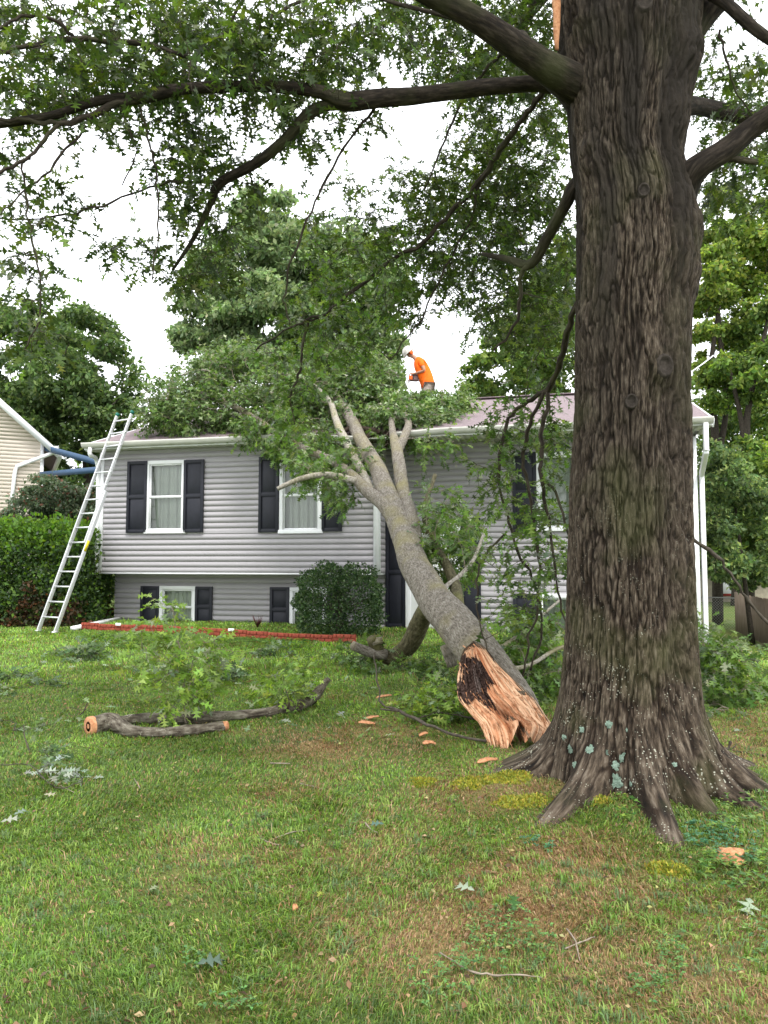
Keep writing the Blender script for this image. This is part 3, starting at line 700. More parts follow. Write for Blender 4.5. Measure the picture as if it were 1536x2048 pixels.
# brick look edging ------------------------------------------------------
e0 = gp(163, 1259); e1 = gp(712, 1287)
ed = (e1-e0); el_ = np.linalg.norm(ed[:2]); ud = ed/np.linalg.norm(ed); nseg = 14; sl = el_/nseg
ORD = 'first second third fourth fifth sixth seventh eighth ninth tenth eleventh twelfth thirteenth fourteenth'.split()
proto = None; nd_ = np.array([-ud[1], ud[0], 0])
mb = MB(); mb.box((0, .012, .055), (sl-.004, .02, .15), None)
for r_ in range(2):
    for c_ in range(3):
        w_ = (sl-.02)/3; x0 = -sl/2+.01+c_*w_+(.5*w_ if r_ else 0)
        x1 = min(x0+w_-.012, sl/2-.008); mb.box(((x0+x1)/2, -.008, .035+r_*.062), (x1-x0, .022, .052))
    if r_: mb.box((-sl/2+.01+.2*w_, -.008, .035+.062), (w_*.4, .022, .052))
for k in range(nseg):
    c = e0+ed*((k+.5)/nseg)
    if proto is None: proto = o = mb.build('brick_edging', M_RED, None, bevel=.004)
    else: o = proto.copy(); COL.objects.link(o)
    c[2] = gh(c[0], c[1]); o.location = c+np.array([0, 0, random.uniform(-.01, .015)]); o.rotation_euler = (0, random.uniform(-.015, .015), math.atan2(ud[1], ud[0])+random.uniform(-.03, .03))
    tag(o, 'red brick pattern plastic edging piece, '+ORD[k]+' from the ladder end of the border', 'garden edging', 'red edging pieces in a row')
for px, py, l in ((250, 1249, 'small white tag on the red edging nearer the ladder'), (487, 1265, 'small white tag on the red edging near the round bush')):
    c = e0+ed*((px-163)/549.); mb = MB(); mb.box((0, -.03, .13), (.12, .02, .05)); o = mb.build('white_tag', M_TRIM, None, bevel=.003)
    o.location = (c[0], c[1], gh(c[0], c[1])); o.rotation_euler = (0, 0, math.atan2(ud[1], ud[0])); tag(o, l, 'tag')

# ================================================================== LADDER
f0 = gp(74, 1265); f1 = gp(111, 1266); ctr = (f0+f1)/2
gt = Wp(onwall(232, 890, EO-.15)[0], EO-.15, ZE+.14)
run = (gt-ctr); run /= np.linalg.norm(run); wd_ = np.cross(run, Z); wd_ /= np.linalg.norm(wd_)
top = P(264, 832, (gt+run*.6)[1]); LL = np.dot(top-ctr, run); nrm = np.cross(wd_, run)
lad = empty('extension_ladder', ctr, 'aluminium extension ladder leaning on the gutter at the left end of the house', 'ladder')
hw = .262
for s_ in (-1, 1):
    mb = MB(); mb.bar(ctr+wd_*s_*hw, ctr+wd_*s_*hw+run*LL*.62, .028, .075, up=nrm); mb.build('side_rail', M_ALU, lad, bevel=.004)
    mb = MB(); mb.bar(ctr+wd_*s_*(hw-.03)+nrm*.03+run*LL*.38, ctr+wd_*s_*(hw-.03)+nrm*.03+run*LL, .025, .065, up=nrm); o = mb.build('fly_rail', M_ALU, lad, bevel=.004)
    mb = MB(); mb.bar(ctr+wd_*s_*(hw-.03)+nrm*.03+run*(LL-.02), ctr+wd_*s_*(hw-.03)+nrm*.03+run*(LL+.05), .035, .075, up=nrm); mb.build('end_cap', M_GREEN, lad)
    mb = MB(); mb.box(ctr+wd_*s_*hw+Z*.02, (.05, .12, .04), (wd_, np.cross(Z, wd_), Z)); mb.build('foot', M_ALU, lad)
k = 0; s0 = .3; pr_ = None
while s0 < LL-.1:
    fly = s0 > LL*.40; c = ctr+run*s0+(nrm*.03 if fly else 0)
    if pr_ is None:
        mb = MB(); mb.tube(np.array([-wd_*(hw-.01), wd_*(hw-.01)]), [.017, .017], 8); pr_ = o = mb.build('rung', M_ALU, None, smooth=False)
        o.parent = lad; 
    else: o = pr_.copy(); COL.objects.link(o); o.parent = lad
    o.location = c-ctr; s0 += .305
mb = MB(); q_ = ctr+wd_*(hw+.016)+run*(LL*.37); mb.bar(q_-run*.11, q_+run*.11, .003, .06, up=nrm); mb.build('warning_sticker', M_YEL, lad)

# ================================================================== NEIGHBOUR HOUSE, BEAMS, FENCES
Yn = 23.
nh = empty('neighbour_house', P(84, 1120, Yn), 'cream sided neighbouring house with a white rake and bent downspout at the left edge', 'house')
cr_ = P(84, 1000, Yn); xr = cr_[0]; zev = P(95, 884, Yn)[2]; zrk = P(0, 800, 22.5)[2]; slope = (zrk-zev)/1.35
hwid = 3.6; zpk = zev+slope*hwid; zfd = P(40, 1040, Yn)[2]
mb = MB(); hh_ = .115; z_ = zfd
while z_ < zpk-.05:
    tw = lambda zz: hwid if zz < zev else max(0., (zpk-zz)/slope)
    a_, b_ = tw(z_), tw(z_+hh_)
    mb.add([(xr-hwid-a_, Yn-.018, z_), (xr-hwid+a_, Yn-.018, z_), (xr-hwid+b_, Yn, z_+hh_), (xr-hwid-b_, Yn, z_+hh_), (xr-hwid-a_, Yn, z_), (xr-hwid+a_, Yn, z_)], [[0, 1, 2, 3], [4, 5, 1, 0]])
    z_ += hh_
mb.build('siding', M_CREAM, nh)
mb = MB(); mb.box((xr-hwid, Yn+.06, zfd/2), (hwid*2-.05, .1, zfd), None); mb.box((xr-hwid, Yn+3.6, (zev)/2), (hwid*2-.02, 7., zev-.02)); mb.build('foundation', M_CONC, nh)
mb = MB(); ex = .45
for s_ in (-1, 1):
    A = np.array([xr-hwid, 0, zpk+.05]); B_ = np.array([xr-hwid+s_*(hwid+ex), 0, zev-slope*ex+.05])
    V = [A+(0, Yn-.3, 0), B_+(0, Yn-.3, 0), B_+(0, Yn+7.2, 0), A+(0, Yn+7.2, 0)]; V = [np.array(v) for v in V]
    mb.add(V+[v-Z*.06 for v in V], [[0, 1, 2, 3], [7, 6, 5, 4], [0, 4, 5, 1], [1, 5, 6, 2], [2, 6, 7, 3], [3, 7, 4, 0]])
mb.build('roof', M_ROOF, nh)
mb = MB()
for s_ in (-1, 1): mb.bar((xr-hwid, Yn-.32, zpk-.04), (xr-hwid+s_*(hwid+ex), Yn-.32, zev-slope*ex-.04), .03, .19)
mb.build('rake_board', M_TRIM, nh)
mb = MB(); mb.box((xr-.03, Yn-.02, (zfd+zev)/2), (.1, .05, zev-zfd)); mb.build('corner_trim', M_TRIM, nh)
mb = MB(); mb.box((xr+ex+.02, Yn+3.4, zev-slope*ex-.02), (.12, 7.4, .12)); mb.build('gutter', M_TRIM, nh)
mb = MB(); d_ = [P(101, 893, Yn-.35), P(98, 905, Yn-.2), P(37, 935, Yn-.1), P(33, 945, Yn-.1), P(22, 1050, Yn-.1)]
mb.tube(np.array(d_), [.06]*5, 8); mb.build('downspout', M_TRIM, nh)
nh.rotation_euler = (0, 0, R(26))
bf = empty('blue_frame', P(140, 1100, 21), 'blue beams of an outdoor frame between the cream house and the grey house', 'frame')
mb = MB(); mb.bar(P(40, 882, 24.), P(215, 930, 21.), .1, .17); mb.build('beam', M_BLUE, bf)
mb = MB(); mb.bar(P(40, 953, 24.), P(225, 937, 20.), .1, .16); mb.build('beam', M_BLUE, bf)
for a_, b_ in ((P(50, 880, 24.), 24.), (P(222, 930, 20.5), 20.5)):
    mb = MB(); mb.bar(a_, (a_[0], a_[1], gh(a_[0], a_[1])), .12); mb.build('post', M_BLUE, bf)
# wooden fence on the right
fa_ = P(1472, 1245, 23.8); fb_ = P(1536, 1300, 20.); fdv = fb_-fa_; fdv[2] = 0; fl_ = np.linalg.norm(fdv); fdv /= fl_
fn = empty('wooden_fence', (fa_[0], fa_[1], gh(fa_[0], fa_[1])), 'weathered brown board fence running back along the right side yard', 'fence')
mb = MB(); k = 0.
while k < fl_+9:
    q_ = fa_+fdv*k; zg = gh(q_[0], q_[1]); zt = min(1.22, 1.22)+zg+random.uniform(-.02, .02)
    mb.box((q_[0], q_[1], (zg+zt)/2), (.135, .02, zt-zg), (fdv, np.cross(Z, fdv), Z)); k += .142
mb.build('board_panel', M_FENCE, fn)
for k in (0, 2.4, 4.8, 7.2, 9.6):
    q_ = fa_+fdv*k+np.cross(Z, fdv)*.08; zg = gh(q_[0], q_[1]); mb = MB(); mb.box((q_[0], q_[1], zg+.55), (.1, .1, 1.2)); mb.build('post', M_FENCE, fn)
# chain link fence
ca, cb = P(1400, 1250, 25.), P(1475, 1250, 24.2)
cf = empty('chain_link_fence', (ca[0], ca[1], gh(ca[0], ca[1])), 'low chain link fence closing the yard behind the house', 'fence')
M_WIRE = mat('galvanised_wire', (.22, .22, .21), .5, metal=.4)
cd = cb-ca; cd[2] = 0; cl = np.linalg.norm(cd); cd /= cl; ca = ca-cd*3; cl += 3; zg = gh(ca[0]+2, ca[1])
mb = MB(); k = 0
while k < cl+1.0:
    for s_ in (0, 1):
        a_ = ca+cd*(k+s_*1.0); b_ = ca+cd*(k+1-s_*1.0)
        a_ = np.array([a_[0], a_[1], zg]); b_ = np.array([b_[0], b_[1], zg+1.0]); mb.bar(a_, b_, .006)
    k += .09
mb.build('mesh_panel', M_WIRE, cf)
for k in (0, 2.2, 3.6, cl):
    mb = MB(); q_ = ca+cd*k; mb.bar((q_[0], q_[1], zg-.1), (q_[0], q_[1], zg+1.1), .05); mb.build('post', M_WIRE, cf)
mb = MB(); a_ = ca; b_ = ca+cd*cl; mb.bar((a_[0], a_[1], zg+1.03), (b_[0], b_[1], zg+1.03), .04); mb.build('rail', M_WIRE, cf)
# house glimpsed beyond the fence
bh = empty('distant_house', P(1440, 1210, 42), 'pale house with red window trim glimpsed behind the fence on the right', 'house')
a_ = P(1390, 1130, 42); b_ = P(1500, 1215, 42)
mb = MB(); mb.box(((a_[0]+b_[0])/2+3, 43, (a_[2]+b_[2])/2-1), (b_[0]-a_[0]+6, 2, a_[2]-b_[2]+2.4)); mb.build('wall', mat('tan_siding', (.30, .27, .2), .8, var=.2), bh)
mb = MB(); q_ = P(1450, 1170, 42); mb.box((q_[0], 41.96, q_[2]), (1.0, .06, 1.2)); w1 = mb.build('window', mat('red_trim', (.35, .05, .04), .6), bh)
mb = MB(); mb.box((q_[0], 41.92, q_[2]), (.8, .04, .95)); par(mb.build('pane', M_TRIM, None), w1)
mb = MB(); mb.box(((a_[0]+b_[0])/2+3, 43, a_[2]+.5), (b_[0]-a_[0]+7, 4, .8)); mb.build('roof', M_ROOF, bh)

# ================================================================== BACKGROUND TREES
def ellipsoid_tree(name, label, blobs, n, size, cols, root, trunk=None, flat=.55, group=None, clr=.8, kind='oval', mat_=None, limb=True, mt=None, cpr=34, tw=.28):
    """blobs: (px, py, rx, ry, Y, depth radius)"""
    t_ = empty(name, root, label, 'tree' if 'tree' in name else 'shrub', group)
    pos, cc = [], []; vol = np.array([b[2]*b[3] for b in blobs], float); vol /= vol.sum(); centres = []
    for bl, v in zip(blobs, vol):
        px, py, rx, ry, Y, dy = bl; c0 = P(px, py, Y); ax = np.array([rx*Y/F, dy, ry*Y/F])
        ncl = max(6, int(cpr*v*len(blobs)))
        d = unit(rng.standard_normal((ncl, 3))); r = rng.uniform(.35, 1.05, ncl)**.6
        cen = c0+d*r[:, None]*ax
        centres.append(cen)
        per = int(n*v/ncl)
        cr = clr*ax.min()*.45
        for c in cen:
            sz = cr*rng.uniform(.6, 1.3); k = int(per*rng.uniform(.6, 1.4))
            dd_ = unit(rng.standard_normal((k, 3)))*(rng.random((k, 1))**.45)*np.array([1.25, 1.25, flat])*sz
            dd_[:, 2] -= .25*(dd_[:, 0]**2+dd_[:, 1]**2)/max(sz, .1)
            pos.append(c+dd_); cc.append(np.full(k, rng.uniform(.72, 1.3)))
    pos = np.concatenate(pos); k = len(pos); br = np.concatenate(cc)
    col = palette(k, *cols)*br[:, None]
    dv = rng.standard_normal((k, 3)); dv[:, 2] -= .4; up = rng.standard_normal((k, 3))*.7; up[:, 2] += 1
    leaves('crown', pos, dv, up, size*rng.uniform(.6, 1.3, k), col, kind, mat_ or M_FAR, t_)
    centres = np.concatenate(centres)
    mb = MB(); root = np.array(root, float)
    stems = trunk or [[(root, tw), (centres.mean(0)+Z*.3, tw*.4)]]
    nod = []
    for st in stems:
        p_ = np.array([a for a, b in st]); r_ = np.array([b for a, b in st]); mb.tube(p_, r_, 8, .5); nod.append(catmull(p_, 10))
    if limb:
        nod = np.concatenate(nod); nod = nod[nod[:, 2] > root[2]+.25*(centres[:, 2].max()-root[2])]
        grow(centres[::1], nod, mb, r0=tw*.08, maxr=tw*.3, sides=4, wig=.1)
    mb.build('trunk', mt or M_BARKD, t_, smooth=True)
    return t_
def base(px, Y): x = P(px, 1125, Y)[0]; return np.array([x, Y, float(gh(x, Y))])
DG = ([(.045, .085, .022), (.075, .13, .035), (.12, .18, .05), (.16, .22, .08)], [4, 4, 2, .6])
BGn = ([(.095, .15, .06), (.16, .23, .09), (.24, .32, .145), (.33, .39, .23)], [3, 4, 2, .8])  # blue green leaves, lightened so distance haze is painted into their colour
YG = ([(.08, .14, .025), (.125, .195, .035), (.19, .26, .05), (.25, .28, .06)], [2, 4, 3, 1])
MG = ([(.06, .11, .022), (.10, .17, .035), (.15, .23, .045), (.21, .27, .06)], [3, 4, 2, 1])
ellipsoid_tree('broadleaf_tree', 'dark green broad tree at the left edge behind the cream house', [(20, 700, 90, 110, 33, 3), (90, 660, 80, 70, 33, 3), (40, 840, 120, 90, 32, 3), (70, 960, 120, 60, 31, 2.5)], 22000, .24, DG, base(40, 33), tw=.3)
ellipsoid_tree('broadleaf_tree', 'dark green rounded tree between the cream house and the ladder top', [(180, 690, 65, 70, 30, 2.6), (205, 770, 75, 80, 30, 2.6), (150, 840, 90, 80, 30, 2.6), (225, 860, 55, 70, 29, 2), (160, 940, 90, 50, 29, 2), (110, 760, 70, 90, 31, 2.5)], 24000, .22, DG, base(190, 30), tw=.28)
ellipsoid_tree('maple_tree', 'tall blue green tree rising behind the middle of the roof', [(525, 440, 65, 55, 34, 2.5), (470, 530, 95, 70, 34, 3), (590, 510, 110, 80, 34, 3), (430, 640, 85, 60, 33, 3), (560, 640, 150, 90, 33, 3.5), (700, 560, 100, 110, 34, 3), (730, 680, 90, 60, 33, 3), (400, 700, 60, 40, 33, 2), (640, 720, 170, 50, 33, 3)], 78000, .25, BGn, base(570, 34), tw=.35, flat=.38, cpr=48)
ellipsoid_tree('broadleaf_tree', 'bright green tree behind the right part of the roof beside the worker', [(990, 735, 65, 50, 27, 2), (1060, 670, 80, 90, 27, 2), (1120, 720, 80, 100, 27, 2), (945, 780, 30, 35, 26, 1), (1150, 560, 90, 90, 28, 2)], 20000, .2, MG, base(1080, 27), tw=.2)
ellipsoid_tree('maple_tree', 'yellow green maple with sunny leaves high behind the oak trunk on the right', [(1440, 450, 50, 60, 27, 1.6), (1490, 520, 60, 80, 27, 2), (1420, 560, 45, 70, 26, 1.6), (1470, 640, 60, 60, 27, 2), (1550, 480, 40, 120, 27, 2), (1420, 700, 35, 60, 26, 1.4)], 34000, .18, YG, base(1440, 26.5),
    trunk=[[(base(1432, 26.5), .2), (P(1432, 900, 26.5), .16), (P(1420, 760, 26.5), .11), (P(1440, 600, 26.5), .06)], [(P(1432, 930, 26.5), .14), (P(1452, 820, 26.5), .1), (P(1442, 690, 26.5), .09), (P(1432, 560, 26.5), .05)]], tw=.2)
ellipsoid_tree('broadleaf_tree', 'dark green tree with several black stems at the right edge', [(1490, 760, 70, 60, 25, 2), (1540, 690, 40, 100, 25, 2), (1500, 940, 70, 60, 24.5, 2), (1440, 960, 40, 60, 24.5, 1.5), (1520, 1060, 80, 80, 24, 2), (1450, 1080, 50, 70, 24.5, 1.5)], 42000, .19, MG, base(1500, 25),
    trunk=[[(base(1495, 25), .2), (P(1492, 900, 25), .15), (P(1500, 800, 25), .1), (P(1536, 640, 25), .07)], [(P(1492, 950, 25), .12), (P(1484, 850, 25), .09), (P(1460, 740, 25), .06)]], tw=.2)
ellipsoid_tree('shrub', 'green maple sapling leaning over the side yard beside the downspout', [(1432, 900, 30, 35, 19.5, .7), (1450, 960, 45, 50, 19.5, .9), (1430, 1050, 30, 60, 19.5, .8), (1500, 1010, 50, 60, 20, 1), (1450, 1130, 45, 35, 19.5, .8), (1500, 1165, 40, 20, 21, .8), (1520, 1120, 40, 40, 20, 1)], 13000, .13, ([(.05, .09, .03), (.09, .15, .05), (.15, .22, .07), (.22, .28, .09)], [3, 4, 3, 1.2]), base(1500, 20), tw=.08, clr=1)
ellipsoid_tree('broadleaf_tree', 'tall green tree filling the gaps behind the yellow green maple at the right', [(1440, 800, 80, 90, 38, 3), (1520, 860, 90, 110, 38, 3), (1430, 950, 60, 80, 38, 3), (1500, 1050, 110, 80, 38, 3), (1530, 640, 60, 90, 39, 3), (1470, 700, 50, 60, 38, 2)], 34000, .25, MG, base(1470, 38), tw=.3, cpr=34)
# far wood as one mass
pts = []
for k in range(150):
    x = rng.uniform(-60, 60); y = 62+rng.uniform(-6, 10); h = rng.uniform(5, 10)
    c = np.array([x, y, gh(x, y)+h*.5]); m_ = 220; pts.append(c+unit(rng.standard_normal((m_, 3)))*(rng.random((m_, 1))**.4)*np.array([3.5, 3, h*.6]))
pts = np.concatenate(pts); k = len(pts)
tag(leaves('far_wood', pts, rng.standard_normal((k, 3)), rng.standard_normal((k, 3))+Z, .55*rng.uniform(.6, 1.3, k), palette(k, *DG), 'oval', M_FAR), 'far wood of dark trees along the horizon behind the houses', 'woods', kind='stuff')
# shrub + hedge + bush
ellipsoid_tree('shrub', 'tall green shrub with reddish twigs between the hedge and the cream house', [(70, 1020, 50, 45, 18.5, .7), (120, 985, 60, 45, 18.5, .8), (170, 1020, 40, 50, 18.5, .7), (60, 1060, 50, 40, 18.5, .6), (140, 1060, 60, 40, 18.5, .6)], 15000, .09,
    ([(.05, .08, .035), (.08, .12, .06), (.14, .17, .11), (.16, .08, .045)], [3, 4, 2, .8]), base(110, 18.5), tw=.05)
def hedge():
    h_ = empty('hedge', (-7.6, 16, .3), 'clipped evergreen hedge, bright green on top and brown below, left of the ladder', 'hedge')
    n = 42000; x0, x1, y0, y1 = -10., -6.18, 15.3, 17.1; zt = P(100, 1058, 15.6)[2]; zb = .28
    f = rng.random(n); X = rng.uniform(x0, x1, n); Y = rng.uniform(y0, y1, n); Zz = zb+(zt-zb)*rng.random(n)
    face = rng.choice(3, n, p=[.52, .3, .18]); dep = rng.exponential(.10, n)-rng.exponential(.045, n)
    bump = .45*(fbm(X*1.6, Y*1.6, Zz*1.6, 3)-.5)*2+.12*(vn(X*6, Y*6, Zz*6)-.5)
    rnd = .25*np.clip((Zz-zt+.5)/.5, 0, 1)**2
    Y = np.where(face == 0, y0+dep+bump+rnd, Y); Zz = np.where(face == 1, zt-dep+bump*.8-.15*np.clip((y0+.5-Y)/.5, 0, 1)**2-.3*np.clip((X-x1+.6)/.6, 0, 1)**2, Zz)
    X = np.where(face == 2, x1-dep+bump, X)
    pos = np.stack([X, Y, Zz], -1)
    hgt = np.clip((Zz-zb)/(zt-zb), 0, 1)
    green = palette(n, [(.03, .065, .015), (.06, .115, .02), (.11, .20, .025), (.09, .13, .08)], [3, 3, 1.5, .8])
    new = palette(n, [(.06, .135, .016), (.11, .21, .026)], [1, 1]); brown = palette(n, [(.07, .04, .02), (.16, .07, .03), (.05, .05, .02)], [3, 1.5, 3])
    tp = rng.random(n) < sstep(hgt, .72, .95)*.85; col = np.where(tp[:, None], new, green)
    bm = (fbm(X*1.3+4, Y, Zz*1.3, 3) > .45+.45*hgt-.12*(X < -7)) & (rng.random(n) < .85); col = np.where(bm[:, None], brown, col)
    dv = rng.standard_normal((n, 3))*.7; dv[:, 1] -= .6; dv[:, 2] += .5*tp*2-.1; up = rng.standard_normal((n, 3)); up[:, 1] -= .5
    leaves('foliage', pos, dv, up, .085*rng.uniform(.6, 1.5, n), col, 'oval', M_FAR, h_)
    mb = MB()
    for k in range(9):
        x = x0+.3+k*.43; mb.tube(np.array([(x, 16.2, .25), (x+.05, 16.15, 1.0), (x, 16.2, zt-.25)]), [.05, .04, .02], 6)
        for q in range(26):
            zz = rng.uniform(.4, zt-.3); t_ = rng.random()*6.28; mb.tube(np.array([(x, 16.2, zz), (x+.25*math.cos(t_), 16.2+.65*math.sin(t_), zz+.15)]), [.014, .005], 4)
    mb.build('stem', M_BARKD, h_)
hedge()
def ball_bush(name, label, px, py, Y, rx, rz_, n, size, cols, cat='bush'):
    c = P(px, py, Y); t_ = empty(name, (c[0], Y, gh(c[0], Y)), label, cat)
    d = unit(rng.standard_normal((n, 3))); r = 1-rng.exponential(.10, n); sq = (np.abs(d)**3.2).sum(1)**(-1/3.2)
    r = r*sq*(1+.34*(fbm(d[:, 0]*3+3, d[:, 1]*3, d[:, 2]*3, 3)-.5)*2-.16*np.exp(-((d[:, 0]-.08)/.1)**2)*(d[:, 2] > 0))
    pos = c+d*np.clip(r, .1, 2)[:, None]*np.array([rx, rx*.85, rz_]); pos = pos[pos[:, 2] > gh(c[0], Y)+.03]; k = len(pos)
    leaves('foliage', pos, rng.standard_normal((k, 3))+.6*unit(pos-c), rng.standard_normal((k, 3))+.8*unit(pos-c)+Z*.5, size*rng.uniform(.6, 1.3, k), palette(k, *cols), 'oval', M_LEAF, t_)
    mb = MB(); g0 = np.array([c[0], Y, float(gh(c[0], Y))])
    for k in range(60):
        dd_ = unit(rng.standard_normal(3)); dd_[2] = abs(dd_[2])*.8-.2; mb.tube(np.array([g0+rng.standard_normal(3)*.05*np.array([1, 1, 0]), g0*.4+c*.6, c+dd_*np.array([rx, rx, rz_])*.85]), [.016, .01, .004], 4, .2)
    mb.build('stem', M_TWIG, t_)
ball_bush('holly_bush', 'rounded dark green bush against the lower wall beside the window', 676, 1205, 14.0, .77, .68, 13000, .055, ([(.02, .05, .012), (.04, .085, .02), (.08, .14, .04), (.16, .22, .12)], [4, 4, 2, 1]))

# ================================================================== THE STANDING OAK
oak = empty('oak_tree', (TX, TY, gh(TX, TY)), 'huge old oak with thick ridged trunk and flaring roots on the right', 'tree')
EL = [(-500, 1085), (-250, 1095), (0, 1110), (100, 1118), (160, 1132), (300, 1143), (400, 1155), (600, 1153), (800, 1152), (1000, 1141), (1200, 1135), (1300, 1130), (1400, 1120), (1470, 1108), (1600, 1100)]
ER = [(-500, 1400), (-250, 1402), (0, 1402), (150, 1390), (250, 1372), (330, 1362), (420, 1384), (540, 1390), (600, 1380), (800, 1382), (1000, 1385), (1200, 1390), (1300, 1394), (1400, 1400), (1470, 1412), (1600, 1420)]
def oak_trunk():
    zs = np.concatenate([np.linspace(-.12, .55, 150)[:-1], np.linspace(.55, 8.2, 780)]); nth = 560
    py = []
    for z in zs: # row of the photo at which this height shows
        y = (z-1.6)/TY; py.append(1024-F*(y*cP-sP)/(cP+y*sP))
    py = np.array(py)
    l = np.interp(py, [a for a, b in EL], [b for a, b in EL]); r = np.interp(py, [a for a, b in ER], [b for a, b in ER])
    cy = TY; D = cy*np.sqrt(1+0*py)/(1.0)
    dep = cy*cP+(zs-1.6)*sP       # distance along the lens axis
    r = r-7*sstep(py, 500, 800); cx = ((l+r)/2-768)/F*dep; rad = (r-l)/2/F*dep*.972
    th = np.arange(nth)/nth*2*np.pi; TH, ZZ = np.meshgrid(th, zs); RR = rad[:, None]+0*TH
    # root flares: (angle deg, reach, height, width)
    roots = [(172, .34, .36, .26), (229, .50, .50, .16), (264, .54, .48, .12), (286, .34, .56, .14), (308, .36, .55, .12), (332, .38, .60, .15), (352, .34, .5, .14), (15, .5, .6, .22), (60, .55, .6, .25), (110, .5, .6, .25), (150, .3, .5, .2)]
    zr = ZZ-.15
    wob = .10*(vn(ZZ*3, 0*ZZ, 0*ZZ+5)-.5)
    for a_, reach, hh, wd in roots:
        da = (TH-R(a_)-wob+np.pi) % (2*np.pi)-np.pi; A = np.clip(1-zr/hh, 0, 1.25)
        RR = RR+reach*(.07*A**1.3+.93*A**3.3)*np.exp(-(np.abs(da)/(wd*(1+.6*(1-np.clip(A, 0, 1)))))**2.4)
    RR = RR+.045*np.clip(1-zr/.9, 0, 1)**2+.05*(fbm(np.cos(TH)*4, np.sin(TH)*4, ZZ*5, 2)-.5)*np.clip(1-zr/.5, 0, 1)
    # long groove where two stems have grown together, lumps and old branch collars
    gv = R(292)+.06*np.sin(ZZ*1.3); da = (TH-gv+np.pi) % (2*np.pi)-np.pi; RR = RR-.05*np.exp(-(da/.17)**2)*sstep(ZZ, .3, 1.0)+.02*np.exp(-((da-.38)/.25)**2)
    RR = RR+.03*(fbm(np.cos(TH)*1.5+4, np.sin(TH)*1.5, ZZ*.8, 3)-.5)
    collars = [(1240, 105, 1), (1250, 435, .8), (1372, 475, 1.4), (1368, 580, 1.), (1285, 760, 1.3), (1228, 825, .8), (1350, 160, 1.6), (1170, 340, 1.2), (1330, 275, 1), (1160, 660, .9)]
    for cxp, cyp, am in collars:
        q = P(cxp, cyp, TY); zq = q[2]; X_ = (q[0]-np.interp(zq, zs, cx))/np.interp(zq, zs, rad); aq = 2*math.pi-math.acos(max(-.98, min(.98, X_)))
        da = (TH-aq+np.pi) % (2*np.pi)-np.pi; rr = np.hypot(da*.42, (ZZ-zq)*.85); RR = RR+am*(.05*np.exp(-(rr/.1)**2)-.035*np.exp(-(rr/.045)**2))
    # bark ridges: plates running up the stem
    gx = TH*.45; wrp = .6*(fbm(gx*5, ZZ*1.2, 0*ZZ, 3)-.5)
    c1, s1 = np.cos(TH), np.sin(TH)
    def rid(fq, fz, o_):
        n_ = fbm(c1*fq+o_+wrp, s1*fq+wrp, ZZ*fz+o_, 3); return 1-np.abs(2*n_-1)*2.2
    def crk(fq, fz, o_, w_):
        n_ = fbm(c1*fq+o_+wrp, s1*fq+wrp, ZZ*fz+o_, 3); return np.exp(-((2*n_-1)/w_)**2)
    k1 = crk(7.5, 1.9, 3, .075); k2 = crk(15, 4.2, 11, .10)*.75; h3 = fbm(c1*40, s1*40, ZZ*14, 2)*2-1
    amp = np.clip(.5+.5*ZZ, .5, 1)
    hgt = 1-np.clip(k1+k2, 0, 1.2)+.22*h3; RR = RR+(hgt-.6)*.023*amp
    X = cx[:, None]+RR*np.cos(TH); Yc = cy+RR*np.sin(TH)*.97
    V = np.stack([X, Yc, ZZ], -1).reshape(-1, 3)
    n = len(zs); i = np.arange(n-1)[:, None]*nth; j = np.arange(nth)[None]; j2 = (j+1) % nth
    Q = np.stack([i+j, i+j2, i+nth+j2, i+nth+j], -1).reshape(-1, 4)
    B = np.stack([np.abs(TH-np.pi*.5)*.45, ZZ, np.clip(hgt*1.15, 0, 1)], -1).reshape(-1, 3)
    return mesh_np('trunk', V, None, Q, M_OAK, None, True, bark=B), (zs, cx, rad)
tr_, TR = oak_trunk(); par(tr_, oak)
